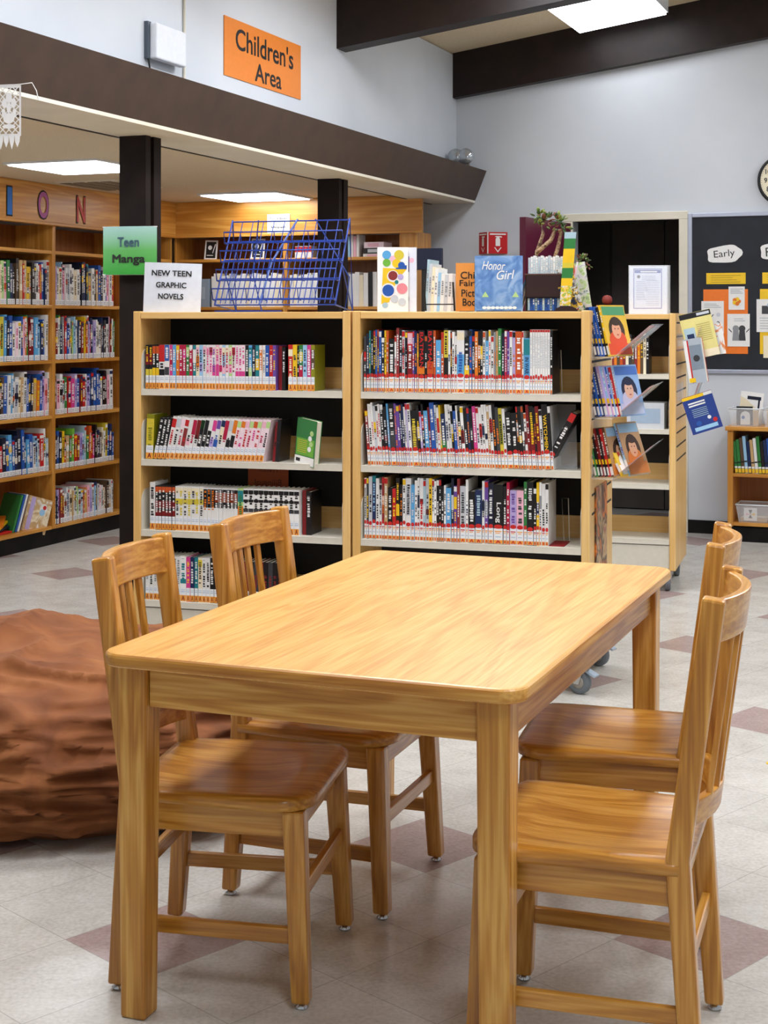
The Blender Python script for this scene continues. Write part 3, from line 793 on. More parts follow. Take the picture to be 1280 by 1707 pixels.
# reversed orange sign seen through the third shelf opening
rs = MB(); rs.box(0, .185, 0, .003, 0, .15, mat('#b5541f', .6))
tx = MB(); tx.text('French', -.0925, .115, .085, mat('#5a2a12', .6), y=-.0008); tx2 = MB(); tx2.text('Bilingual', -.0925, .055, .12, mat('#5a2a12', .6), y=-.0008)
rso = rs.build('shelf_sign', None, F1.at(.42, .255, SH[2] + .13), (0, 0, CY), label='orange shelf sign seen from behind, its lettering reversed, inside the manga cart', category='sign')
tx.build('lettering', rso).scale = (-1, 1, 1); tx2.build('lettering', rso).scale = (-1, 1, 1)
bk_ = MB(); bk_.box(.05, .135, .003, .006, -.13, .01, M_DARKIN); bk_.build('bracket', rso)

# comics cart: tall thin spines
def comic_row(n, xs, shelf, seed, special=None, lean=0.0, hb=250, avg=11.2):
    q = random.Random(seed); spec = []; i = 0
    while i < n:
        if special and i in special: spec.append(special[i]); i += 1; continue
        kk = q.random()
        t = q.uniform(avg - 4.2, avg + 2.2); h = hb - q.choice((0, 0, 0, 2, 4, 10, 25)) + q.uniform(-3, 5)
        if kk < .44: c = q.choice('wwWzww')
        elif kk < .78: c = q.choice('kkkndk')
        else: c = q.choice('rRobBsytmqCgOvaV')
        bands = []
        if q.random() < .5: bands.append((.9, .985, q.choice('rrkwyO')))
        if q.random() < .4: a = q.uniform(.38, .6); bands.append((a, a + q.uniform(.08, .25), q.choice('kwrBgzdRy')))
        spec.append((c, t, h, bands, (q.choice('kdrB') if c in 'wWzi' else q.choice('wwyoz'), q.uniform(.32, .45), q.uniform(.6, .92), None), lean)); i += 1
    return spec
sp1 = {5: ('b', 8, 252), 9: ('y', 7, 250), 11: ('k', 24, 216, None, ('w', .35, .9, None)), 13: ('q', 12, 260), 17: ('r', 22, 244, [(.3, .7, 'R'), (.8, .98, 'P')], ('w', .4, .9, None)),
       21: ('k', 25, 250, [(.3, .42, 'o')], ('r', .40, .97, 'BATMAN')), 23: ('k', 26, 252, [(.3, .5, 'O')], ('r', .38, .98, 'BATMAN')), 24: ('O', 9, 250), 25: ('s', 22, 212, None, ('W', .35, .8, None)),
       27: ('k', 18, 258, [(.55, .97, 'Y')], ('k', .6, .95, None)), 32: ('w', 31, 250, [(.3, .62, 's'), (.85, .97, 'c')], ('b', .34, .66, None)), 33: ('k', 20, 222, [(.3, .5, 'y')]),
       36: ('o', 13, 246), 40: ('s', 13, 210), 45: ('G', 14, 258), 51: ('O', 27, 246, None, ('W', .35, .9, None)), 53: ('s', 25, 220, [(.7, .98, 't')], ('B', .36, .66, 'IN WAR'))}
cs = comic_row(54, 0, 0, 11, sp1, avg=10.2) + [('w', 9.6, 254, [(.96, .995, 'r')], ('z', .4, .9, None)) for _ in range(8)] + [('k', 9, 250)]
row(F2, .043, .022, SH[0], fit(cs, .722), "on the comics cart's top shelf", "comics on the comics cart's top shelf", 'comic_book', 'comic book', 'comic', 'C', d=.17)
sp2 = {9: ('k', 22, 250, [(.3, .6, 'd')], ('w', .5, .95, None)), 17: ('k', 24, 225, [(.3, .7, 'D')], ('Y', .3, .9, None)), 21: ('s', 16, 225), 23: ('b', 18, 258), 27: ('B', 17, 214, [(.3, .5, 'G')]),
       38: ('p', 13, 246), 47: ('Y', 13, 240, [(.4, .9, 'x')]), 49: ('k', 22, 225), 50: ('k', 20, 222), 56: ('k', 17, 250, [(.3, .6, 'R')], ('y', .4, .9, None)), 58: ('R', 13, 250)}
cs = comic_row(60, 0, 0, 23, sp2, lean=-4.0, avg=10.4)
cs += [('k', 22, 258, [(.88, .96, 'k')], ('y', .30, .84, 'WATCHMEN'), -4.0), ('w', 10, 250, [(.3, .9, 'k')], None, -4.0)]
cs = [tuple(e[:5]) + ((None,) * (5 - len(e))) + (-4.0,) if len(e) < 6 else e for e in cs]
cs = [(e[0], e[1], e[2], e[3] if len(e) > 3 else None, e[4] if len(e) > 4 else None, -4.0) for e in cs]
row(F2, .060, .022, SH[1], fit(cs, .71), "on the comics cart's second shelf", "comics on the comics cart's second shelf", 'comic_book', 'comic book', 'comic', 'C', d=.17)
sp3 = {3: ('t', 14, 256, [(.3, .9, 'B')], ('l', .4, .9, None)), 8: ('k', 18, 210, None, ('w', .4, .9, None)), 9: ('r', 14, 206), 13: ('w', 20, 250, [(.4, .9, 'z')]), 20: ('y', 12, 252), 27: ('s', 20, 216), 31: ('z', 22, 225, None, ('d', .3, .9, None)),
       33: ('k', 26, 205), 34: ('B', 26, 212, None, ('a', .4, .9, None)), 37: ('n', 20, 240), 38: ('k', 36, 236, None, ('w', .36, .7, 'Long')), 41: ('V', 26, 215, [(.3, .9, 'V')], ('v', .4, .95, None)), 42: ('P', 26, 215, None, ('d', .4, .9, None)), 43: ('G', 12, 250), 44: ('k', 24, 250)}
cs = comic_row(50, 0, 0, 31, sp3, avg=11.5)
row(F2, .045, .022, SH[2], fit(cs, .715), "on the comics cart's third shelf", "comics on the comics cart's third shelf", 'comic_book', 'comic book', 'comic', 'C', d=.17)
# the leaning black comic, clear stand and red bookend at the right end
book('black comic leaning alone against the end panel on the second shelf', F2, .772, .03, SH[1], .024, .25, .17, 'k', [(.84, .98, 'r')], 'C', ('w', .38, .75, None), R(28), 0, 'comic_book', 'comic book')
st = MB(); st.hexa([(.81, .10, SH[1]), (.90, .10, SH[1]), (.90, .103, SH[1]), (.81, .103, SH[1])], [(.80, .19, SH[1] + .25), (.88, .19, SH[1] + .25), (.88, .193, SH[1] + .25), (.80, .193, SH[1] + .25)], M_CLEAR)
st.box(.80, .90, .08, .2, SH[1], SH[1] + .003, M_CLEAR)
st.build('book_stand', None, F2.at(0, 0, 0), (0, 0, CY), label='clear plastic book stand behind the leaning comic on the comics cart', category='book stand')
be = MB(); be.box(.778, .781, .03, .17, SH[2], SH[2] + .2, mat('#8d1620', .5)); be.box(.778, .86, .03, .17, SH[2], SH[2] + .003, mat('#8d1620', .5))
be.build('bookend', None, F2.at(0, 0, 0), (0, 0, CY), label='red metal bookend holding up the third-shelf comics', category='bookend')
for k, (xx, sh, lab) in enumerate(((.80, 0, 'clear plastic bookend plate on the dark end of the top comics shelf'), (.83, 2, 'bent white wire bookend beyond the red one on the third shelf'))):
    w_ = MB(); w_.tube([(xx, .2, SH[sh]), (xx - .008, .2, SH[sh] + .17), (xx + .018, .2, SH[sh] + .17), (xx + .022, .2, SH[sh])], .002, M_METAL, 6)
    w_.build('wire_bookend', None, F2.at(0, 0, 0), (0, 0, CY), label=lab, category='bookend')

# second-row cart: books and boxes seen through the gap
x = row(F3, .52, .03, SH[0], [('sbalVCqoDOqcdDqoDck'[k], 15, 190 + (k * 37) % 30, None, None) for k in range(19)], 'on the top shelf of the doorway cart', 'books on the second-row cart', 'book', 'book', 'book', None)
bx = MB(); bx.box(0, .2, 0, .2, 0, .14, mat('#c9ccd0', .5)); bx.rect(.02, .18, .03, .11, mat('#9fb2c6', .5), -.0006)
bx.build('storage_box', None, F3.at(.70, .03, SH[1]), (0, 0, CY), label='grey storage box on the second shelf of the cart in front of the doorway', category='box')

# ------------------------------------------------------------------ clear pockets with magazines on the cart ends
def art(name, *cols, scale=13, dist=.8):
    n = len(cols)
    return marbled(name, [(.30 + .42 * i / max(1, n - 1), PAL.get(c, c)) for i, c in enumerate(cols)], scale, kind='soft', dist=dist)
ART = [art('cover_print_yellow', 'G', 'y', 'D', 'y', 'O', 'c'), art('cover_print_lilac', 'V', 'P', 'v', 'i', 'l'), art('cover_print_blue', 'b', 'l', 'k', 'a', 's'), art('cover_print_autumn', 'D', 'o', 'k', 'C', 'l'),
       art('cover_print_pink', 'p', 'w', 'm', 'P', 'c'), art('cover_print_grey', 'g', 'z', 'd', 'a', 'w')]
def pocket(fr, w, z0, y0, y1, label, outs=.235):
    t = thing('magazine_pocket', label, 'magazine holder', fr.at(w, 0, z0), fr.yaw, 'clear pockets on the cart ends')
    m = MB(); m.box(.002, .005, y0, y1, 0, .09, M_CLEAR); m.build('back_plate', t)
    m = MB(); m.box(.002, .085, y0, y1, -.003, 0, M_CLEAR); m.build('tray', t)
    m = MB(); m.hexa([(.085, y0, 0), (.088, y0, 0), (.088, y1, 0), (.085, y1, 0)], [(outs, y0, .13), (outs + .003, y0, .13), (outs + .003, y1, .13), (outs, y1, .13)], M_CLEAR)
    fp = m.build('front_plate', t)
    for a, b, c in ((.02, .45, '#c98f8c'), (.55, .95, '#8aa3ab')):
        l = MB(); ya, yb = y0 + (y1 - y0) * a, y0 + (y1 - y0) * b
        q_ = lambda f: .088 + (outs - .085) * f - .006
        l.hexa([(q_(.2), ya, .026), (q_(.2) + .001, ya, .026), (q_(.2) + .001, yb, .026), (q_(.2), yb, .026)], [(q_(.95), ya, .1235), (q_(.95) + .001, ya, .1235), (q_(.95) + .001, yb, .1235), (q_(.95), yb, .1235)], mat(c, .5)); l.build('picture_label', fp)
    return t
def cover_book(label, loc, yaw, w, h, t, cm, edge, roll=0.0, pitch=0.0, name='magazine', cat='magazine', deco=None, group=None):
    """a book or magazine showing its cover: cover faces -y"""
    m = MB(); m.box(0, w, 0, .0015, 0, h, cm); m.box(0, w, t - .0015, t, 0, h, edge); m.box(0, .0015, .0015, t - .0015, 0, h, edge); m.box(.0015, w - .002, .0015, t - .0015, .002, h - .002, M_PAGE)
    if deco: deco(m, w, h)
    return m.build(name, None, loc, (pitch, roll, yaw), label=label, category=cat, group=group)
FIG = {0: ('#dcb93a', '#3a2a1c', '#d9a583', '#cf4a24', '#4f9a6a'), 1: ('#b9a3d6', '#6b3f7a', '#e3b8a0', '#e6a7c0', '#9cb4e2'), 2: ('#8fb4e0', '#1d2340', '#dcb79c', '#b9c3dc', '#4a73bd'), 3: ('#b08a60', '#3b2416', '#d3a27c', '#c9752e', '#8fb3cc'), 4: ('#e7c53c', '#b5402f', '#e0b48f', '#f0efe6', '#d8b42a')}
def figure_art(o, t, h, d, c):
    """a plain half-length figure printed on the cover (the +x face)"""
    m = MB(); x = t + .0006
    def ell(cy, cz, ry, rz, col, dx): m.poly([(x + dx, cy * d + ry * d * math.cos(2 * math.pi * k / 16), cz * h + rz * h * math.sin(2 * math.pi * k / 16)) for k in range(16)], mat(col, .4))
    def rc(a, b, z0, z1, col, dx): m.quad((x + dx, a * d, z0 * h), (x + dx, b * d, z0 * h), (x + dx, b * d, z1 * h), (x + dx, a * d, z1 * h), mat(col, .4))
    rc(.03, .97, .80, .97, c[4], 0); rc(.03, .97, .02, .24, c[3], 0)
    ell(.5, .50, .33, .27, c[1], .0003); ell(.48, .30, .36, .20, c[3], .0006); ell(.48, .50, .19, .17, c[2], .0009)
    for e in (.42, .56): ell(e, .53, .025, .012, '#2a1d18', .0012)
    ell(.5, .41, .05, .012, '#a8453c', .0012); ell(.5, .66, .2, .07, c[1], .0012)
    m.build('cover_art', o)
def pocket_row(fr, w, z0, spec, where, ln=-14):
    x = w + .012
    for k, (c, t, h, cov) in enumerate(spec):
        kind = '%s-spined comic, %s from the panel %s' % (CNAME[c], nth(k + 1), where)
        cm = pm(c)
        o_ = book(kind, fr, x, .055 + k * .004, z0 + .003, t / 1000, h / 1000, .16, c, [(.03, .2, 'w'), (.21, .25, 'k'), (.26, .36, 'y')], None, ('w', .45, .9, None), R(ln), R(-27), 'pocket_comic', 'comic book', 'comics in the clear pockets', cover=(cm, mat(FIG[cov][0], .4) if cov is not None else cm))
        if cov is not None: figure_art(o_, t / 1000, h / 1000, .16, FIG[cov])
        x += t / 1000 * 1.32
PZ = (1.318, 1.083, .848)
for z, lab in zip(PZ, ('clear plastic magazine pocket at the top of the comics cart end', 'clear plastic magazine pocket in the middle of the comics cart end', 'clear plastic magazine pocket lowest on the comics cart end')):
    pocket(F2, .965, z, .03, .42, lab)
pocket_row(F2, .965, PZ[0], [('B', 10, 196, None), ('b', 9, 198, None), ('b', 9, 198, None), ('k', 9, 196, None), ('y', 10, 205, 0)], "in the top pocket")
pocket_row(F2, .965, PZ[1], [('B', 10, 196, None), ('b', 10, 197, None), ('B', 9, 197, None), ('V', 14, 200, 1), ('l', 12, 200, 1), ('b', 9, 198, 2), ('r', 9, 196, None), ('l', 10, 204, 2)], "in the middle pocket")
pocket_row(F2, .965, PZ[2], [('G', 10, 190, None), ('k', 9, 190, None), ('R', 9, 190, None), ('k', 9, 190, None), ('r', 9, 190, None), ('D', 14, 196, 3)], "in the lowest pocket")
oy = book('yellow comic slanting steeply across the lowest pocket', F2, 1.075, .08, PZ[2] + .004, .012, .185, .13, 'y', [(.1, .3, 'w')], None, ('k', .4, .9, None), R(-30), R(-27), 'pocket_comic', 'comic book', None, cover=(pm('y'), mat(FIG[4][0], .4)))
ob = book('blue comic with an autumn-coloured cover standing last in the lowest pocket', F2, 1.10, .11, PZ[2] + .004, .012, .215, .14, 'l', [(.1, .3, 'w')], None, ('v', .4, .9, None), R(-20), R(-27), 'pocket_comic', 'comic book', None, cover=(pm('l'), mat(FIG[3][0], .4)))
figure_art(oy, .012, .185, .13, FIG[4]); figure_art(ob, .012, .215, .14, FIG[3])
pc = MB(); pc.box(.966, .972, .12, .42, .25, .80, art('painting_print', 'D', 'o', 'k', 'C', 'q', scale=9)); pc.build('picture_card', None, F2.at(0, 0, 0), (0, 0, CY), label='tall picture card in earthy colours fixed low on the comics cart end', category='picture')
for z, lab in ((1.30, 'clear plastic magazine pocket high on the far cart end'), (1.03, 'clear plastic magazine pocket lower on the far cart end')):
    pocket(F3, .965, z, .05, .4, lab, outs=.13)
def deco_yellow(m, w, h):
    m.rect(.001, w - .001, h - .03, h - .001, pm('k'), -.0005); m.rect(w * .55, w * .95, h - .022, h - .008, pm('z'), -.001)
    m.rect(w * .05, w * .4, h * .22, h * .68, pm('a'), -.0005); m.rect(w * .12, w * .34, h * .25, h * .55, pm('B'), -.001)
    for k in range(9): m.rect(w * .46, w * .9, h * .36 + k * .011, h * .36 + k * .011 + .004, pm('#b5a95f'), -.0007)
    m.rect(.001, w - .001, .001, h * .16, pm('c'), -.0005)
def deco_navy(m, w, h):
    m.rect(.001, w * .72, h - .018, h - .001, pm('y'), -.0005); m.rect(w * .72, w - .001, h - .018, h - .001, pm('w'), -.0005)
    for k in range(2): m.rect(w * .15, w * .7, h * .78 - k * .014, h * .78 - k * .014 + .008, pm('w'), -.0007)
    for k in range(5): m.rect(w * .2, w * .7, h * .62 - k * .01, h * .62 - k * .01 + .003, pm('a'), -.0007)
    m.rect(w * .12, w * .88, h * .06, h * .16, pm('l'), -.0007); m.disc((w * .68, h * .34), .01, pm('w'), y=-.0007); m.disc((w * .84, h * .24), .012, pm('r'), y=-.0007); m.disc((w * .3, h * .25), .014, pm('b'), y=-.0007)
cover_book('yellow magazine with a black title strip, tilted in the high pocket of the far cart', F3.at(1.03, .06, 1.245), CY + R(8), .17, .25, .014, mat('#e2d789', .45), pm('B'), roll=R(-13), deco=deco_yellow)
cover_book('grey comic standing in front of the yellow magazine on the far cart end', F3.at(1.035, .02, 1.12), CY + R(-12), .10, .24, .03, mat('#a9b2bb', .4), pm('r'), roll=R(-9), name='pocket_comic', cat='comic book', deco=lambda m, w, h: (m.rect(w * .02, w * .2, .004, h * .97, pm('w'), -.0006), m.rect(w * .2, w * .28, .004, h * .97, pm('r'), -.0006), m.rect(w * .3, w * .95, h * .3, h * .85, mat('#7f8c99', .4), -.0006), m.disc((w * .62, h * .55), w * .18, pm('d'), y=-.0009), m.rect(w * .05, w * .4, .006, h * .12, pm('y'), -.0009)))
cover_book('white activity magazine with rounded corner behind the yellow one', F3.at(1.115, .10, 1.27), CY + R(8), .11, .165, .008, art('cover_print_orange', 'w', 'w', 'w', 'o', 'w', 'w', scale=18), pm('w'), roll=R(-8))
cover_book('dark blue book showing a white-lettered back cover in the lower far pocket', F3.at(1.055, .03, .845), CY + R(8), .165, .205, .02, mat('#1f3a86', .4), pm('r'), roll=R(-18), name='book', cat='book', deco=deco_navy)

# ------------------------------------------------------------------ things on the carts' tops
TZ1 = 1.497
def sheet_sign(label, loc, yaw, w, h, base, lines, ink, name='paper_sign', curve=.0, th=.002, roll=0.0, bold=.012, extra=None):
    """a sheet of card; lines: (text, centre x, centre z, width[, height])"""
    m = MB(); n = 10; vs, fs = [], []
    def yy(u): return -curve * math.sin(math.pi * u)
    for k in range(n + 1):
        for z in (0, h):
            vs.append((w * k / n, yy(k / n), z)); vs.append((w * k / n, yy(k / n) + th, z))
    for k in range(n):
        a, b = 4 * k, 4 * k + 4
        fs += [(a, b, b + 2, a + 2), (b + 1, a + 1, a + 3, b + 3), (a + 2, b + 2, b + 3, a + 3), (b, a, a + 1, b + 1)]
    fs += [(0, 2, 3, 1), (4 * n, 4 * n + 1, 4 * n + 3, 4 * n + 2)]
    m.add(vs, fs, base)
    o = m.build(name, None, loc, (0, roll, yaw), label=label, category='sign')
    for l in lines:
        t = MB(); t.text(l[0], l[1], l[2], l[3], ink if len(l) < 6 else l[5], l[4] if len(l) > 4 else None, y=0, bold=bold)
        t.v = [(x, yy(x / w) - (.003 if curve else .0012) + y, z) for x, y, z in t.v]
        t.build('lettering', o)
    return o
M_GSIGN = gradient_z('green_sign_print', '#2f9a32', '#a9d3cf', 0, .225, '#5fb05c')
ts = sheet_sign('green curved sign reading Teen Manga, fixed to the dark post', RW(6.04, -3.763, 1.673), R(-12), .262, .222, M_GSIGN, [('Teen', .131, .15, .105, .045, mat('#3b5a6b', .5)), ('Manga', .131, .068, .16, .05)], M_INK, curve=.02, bold=.03)
bb = MB(); bb.box(-.002, .264, -.003, .003, .219, .223, M_LABEL); bb.box(-.002, .264, -.003, .003, -.001, .003, M_LABEL); bb.build('white_edge', ts)
sheet_sign('white sign reading NEW TEEN GRAPHIC NOVELS, standing on the manga cart', F1.at(.032, .03, TZ1 + .001), CY + R(14), .245, .212, mat('#dfe4ec', .4), [('NEW TEEN', .118, .168, .17, .024), ('GRAPHIC', .118, .118, .13, .024), ('NOVELS', .118, .07, .108, .024)], M_INK, curve=.012, bold=.03, roll=R(2), name='standing_sign')

# blue wire display rack
def wire_rack():
    t = thing('wire_rack', 'empty blue wire display rack standing on the manga cart', 'display rack', F1.at(.335, .07, TZ1), CY)
    m = mat('#1c3f9c', .35); r = .0026
    Wd = .535
    tiers = ((.0, .045), (.075, .125), (.155, .21), (.235, .30))   # (y, z) of the foot of each pocket
    # back grid: leaning plane from front-bottom to back-top
    def bp(x, k): return (x, .02 + .20 * k, .03 + .37 * k)
    b = MB()
    for k in (0, .07, .3, .52, .74, .98): b.tube([bp(.0 + .0 * k, k), bp(Wd, k)], r * 1.3, m, 6)
    for i in range(2): b.tube([bp(i * Wd, 0), bp(i * Wd, 1)], .004, m, 6)
    for i in range(1, 23): b.tube([bp(Wd * i / 23, 0.02), bp(Wd * i / 23, .74)], r * .85, m, 5)
    for i in range(1, 11): b.tube([bp(Wd * i / 11, .74), bp(Wd * i / 11, .98)], r * .8, m, 5)
    b.build('back_grid', t)
    for q, k in enumerate((.05, .27, .49, .71)):
        p = MB(); x0, y0, z0 = bp(0, k)
        f0, f1 = y0 - .032, z0 + .05
        p.tube([(0, y0, z0), (0, f0, z0 + .004), (0, f0 - .012, f1), (Wd, f0 - .012, f1), (Wd, f0, z0 + .004), (Wd, y0, z0)], r * 1.3, m, 6)
        p.tube([(0, f0, z0 + .004), (Wd, f0, z0 + .004)], r * 1.2, m, 6)
        for i in range(1, 7): p.tube([(Wd * i / 7, y0, z0), (Wd * i / 7, f0, z0 + .004), (Wd * i / 7, f0 - .012, f1)], r * .8, m, 5)
        p.build('pocket', t)
    for sx in (0, Wd):
        s = MB(); s.tube([bp(sx, 0), (sx, .26, .004), bp(sx, 1)], .0035, m, 6); s.tube([bp(sx, .45), (sx, .26, .004)], .003, m, 6); s.build('side_frame', t)
    s = MB(); s.tube([bp(.12, 1), (.08, .26, .16), (.12, .26, .004)], .003, m, 6); s.tube([bp(.38, 1), (.52, .26, .15), (.5, .26, .004)], .003, m, 6)
    s.tube([bp(.30, 1), bp(.22, .5), bp(.20, 0)], .0045, mat('#5b74b8', .4), 6); s.tube([(0, .02, .004), (.16, -.01, .004), (.3, .02, .004)], r, m, 5); s.build('brace', t)
wire_rack()
# cart 2 top
def deco_circles(m, w, h):
    m.poly([(w * .18, -.0006, h * .68), (w * .95, -.0006, h * .66), (w * .62, -.0006, h * .48), (w * .38, -.0006, h * .15), (w * .12, -.0006, h * .12)], pm('y'))
    q = random.Random(5)
    for cx, cz, r_, c in ((.35, .33, .030, 'w'), (.35, .33, .024, 'b'), (.5, .55, .024, 'w'), (.5, .56, .019, 'q'), (.8, .36, .022, '#e88b93'), (.75, .54, .012, 'V'), (.62, .46, .008, 't'), (.3, .88, .018, 's'), (.7, .88, .02, 'Y'), (.3, .76, .016, 'e'), (.62, .75, .018, 'y'), (.5, .82, .013, 'P'), (.78, .72, .014, 'b'), (.55, .2, .016, 'z'), (.8, .15, .016, 'z'), (.25, .1, .012, 'a')):
        m.disc((w * cx, h * cz), r_, pm(c), y=-.0008 - cx * .0006 - (.0003 if c in 'bq' else 0))
    m.rect(w * .6, w * .95, h * .66, h * .72, pm('b'), -.001)
cover_book('white picture book covered in colourful circles, standing on the comics cart', F2.at(.098, .03, TZ1), CY + R(20), .125, .262, .02, pm('W'), pm('W'), name='picture_book', cat='picture book', deco=deco_circles)
def deco_lilac(m, w, h):
    m.rect(w * .15, w * .7, h * .62, h * .7, pm('v'), -.0006); m.rect(w * .5, w * .7, h * .62, h * .86, pm('v'), -.0006); m.disc((w * .5, h * .9), .012, pm('B'), y=-.0006); m.disc((w * .8, h * .8), .010, pm('P'), y=-.0006); m.disc((w * .3, h * .3), .014, pm('l'), y=-.0006); m.disc((w * .6, h * .2), .012, pm('z'), y=-.0006)
cover_book('pale book with a purple shape, close behind the circle-covered picture book', F2.at(.148, .075, TZ1), CY + R(10), .098, .262, .016, mat('#dfe2ee', .5), pm('w'), name='picture_book', cat='picture book', deco=deco_lilac)
x = .262
for k, (c, t_, h_) in enumerate((('a', 10, 215), ('z', 12, 198), ('c', 12, 184), ('w', 13, 180), ('l', 12, 160), ('w', 16, 158), ('z', 14, 152), ('w', 16, 156), ('z', 10, 150))):
    book('%s book, %s of the pale row behind the black wire bookend' % (CNAME[c], nth(k + 1)), F2, x, .16, TZ1, t_ / 1000, h_ / 1000, .15, c, (), None, ('g', .4, .8, None), R(3), 0, 'picture_book', 'picture book', 'pale books on the comics cart top'); x += t_ / 1000 * 1.05
we = MB(); mk = mat('#111111', .4)
we.tube([(.285, .09, TZ1 + .004), (.275, .09, TZ1 + .13)], .004, mk); we.tube([(.285, .09, TZ1 + .004), (.285, .09, TZ1 + .03), (.405, .09, TZ1 + .03), (.405, .09, TZ1 + .004)], .003, mk); we.tube([(.405, .09, TZ1 + .004), (.398, .09, TZ1 + .12)], .004, mk)
we.build('wire_bookend', None, F2.at(0, 0, 0), (0, 0, CY), label='black wire bookend on the comics cart, before the orange sign', category='bookend')
sheet_sign("orange sign reading Children's Fairy Tale Picture Books, half hidden by the blue book", F2.at(.40, .13, TZ1 + .001), CY + R(14), .21, .197, mat('#e9963f', .5),
           [("Children's", .105, .148, .172, .03), ('Fairy Tale', .095, .112, .16, .032), ('Picture', .075, .075, .105, .03), ('Books', .07, .038, .085, .03)], M_INK, name='standing_sign')
we = MB(); we.box(.487, .50, .09, .11, TZ1, TZ1 + .2, mat('#1a120e', .5)); we.box(.44, .50, .03, .11, TZ1, TZ1 + .003, mat('#1a120e', .5))
we.build('bookend', None, F2.at(0, 0, 0), (0, 0, CY), label='dark upright bookend between the orange sign and the blue book', category='bookend')
M_HONOR = marbled('blue_watercolour_cover', [(.3, '#4a76b5'), (.5, '#6f98cc'), (.7, '#9fbbdc')], 11, dist=2.5)
def deco_honor(m, w, h):
    q = random.Random(3)
    for k in range(8): m.disc((w * (.2 + .09 * k), h * .07), .009, pm('W'), 7, ry=.006, y=-.0006)
    for cx in (.22, .85): m.poly([(w * cx - .014, -.0006, h * .26), (w * cx + .014, -.0006, h * .26), (w * cx, -.0006, h * .36)], pm('L'))
    m.rect(w * .03, w * .97, h * .005, h * .02, pm('B'), -.0006)
hg = cover_book('blue graphic novel titled Honor Girl facing out on the comics cart', F2.at(.502, .03, TZ1), CY + R(13), .19, .222, .018, M_HONOR, pm('n'), name='graphic_novel', cat='graphic novel', deco=deco_honor)
tx = MB(); tx.text('Honor', .075, .183, .092, pm('W'), .034, y=-.0012, shear=.3, bold=.006, rot=-.03); tx.build('cover_title', hg); tx = MB(); tx.text('Girl', .122, .146, .072, pm('W'), .036, y=-.0012, shear=.3, bold=.006, rot=.06); tx.build('cover_title', hg)
# dark pamphlet holder with white and blue pamphlets
ph = thing('pamphlet_holder', 'dark brown two-tier holder on the comics cart', 'pamphlet holder', F2.at(.70, .05, TZ1), CY + R(6))
mh = mat('#2c1512', .35)
m = MB(); m.box(0, .172, .02, .024, .055, .147, mh); m.box(-.003, .175, .019, .021, .145, .15, mat('#5a3a30', .4)); m.build('front_panel', ph)
m = MB(); m.box(0, .004, .02, .14, 0, .147, mh); m.box(.168, .172, .02, .14, 0, .147, mh); m.box(0, .172, .02, .14, 0, .004, mh); m.box(0, .172, .136, .14, 0, .2, mh); m.box(0.004, .168, .02, .14, .055, .059, mh); m.build('body', ph)
Fh = Frame(*F2.at(.70, .05, 0).to_2d(), CY + R(6))
for k in range(16):
    book('%s pamphlet, %s along the lower tier of the dark holder' % ('blue' if k % 3 else 'pale blue', nth(k + 1)), Fh, .008 + k * .0098, .03, TZ1 + .0045, .0088, .049, .1, 'b' if k % 3 else 'a', (), None, ('B', .1, .9, None) if k % 2 else ('w', .5, .9, None), 0, 0, 'pamphlet', 'pamphlet', 'blue pamphlets in the lower tier')
for k in range(15):
    book('white pamphlet, %s along the upper tier of the dark holder' % nth(k + 1), Fh, .010 + k * .0098, .04, TZ1 + .0595, .009, .155 + .004 * (k % 3), .09, 'z' if k % 4 == 0 else 'w', (), None, ('a', .5, .95, None), 0, 0, 'pamphlet', 'pamphlet', 'white pamphlets in the upper tier')
for k, (dx, c, ln) in enumerate(((-.055, 's', 22), (-.03, 'w', 16), (.165, 'w', 10))):
    book('%s leaflet sticking up askew %s' % (CNAME[c], ('behind the blue graphic novel', 'between the blue graphic novel and white pamphlets', 'beside the green and yellow bookmark')[k]), Fh, dx, .06, TZ1, .006, .20, .09, c, [(.7, .9, 'P' if k else 'B')], None, None, R(ln), 0, 'leaflet', 'leaflet')
# bookmark stand
bs = thing('bookmark_stand', 'tall green and yellow bookmark display on a dark curved foot', 'bookmark display', F2.at(.868, .035, TZ1), CY + R(6))
m = MB(); m.prism([(.045 * math.cos(R(180 * k / 12)), .022 * math.sin(R(180 * k / 12))) for k in range(13)], -.0, .022, mh, Matrix.Rotation(R(90), 4, 'X') @ Matrix.Scale(1, 4)); m.build('foot', bs)
m = MB(); zs = [.022, .10, .13, .17, .19, .245, .285, .31]; cols = ['L', 'e', 'y', 'G', 'Y', 'y', 'G', 'a']
for k in range(len(zs) - 1):
    def xe(z): return -.028 + z * .07, .014 + z * .08
    a0, b0 = xe(zs[k]); a1, b1 = xe(zs[k + 1])
    m.hexa([(a0, -.004, zs[k]), (b0, -.004, zs[k]), (b0, -.001, zs[k]), (a0, -.001, zs[k])], [(a1, -.004, zs[k + 1]), (b1, -.004, zs[k + 1]), (b1, -.001, zs[k + 1]), (a1, -.001, zs[k + 1])], pm(cols[k + 1]) if k else art('bookmark_print', 'w', 'e', 'y', 'w', 'G', scale=60))
m.build('bookmark', bs)
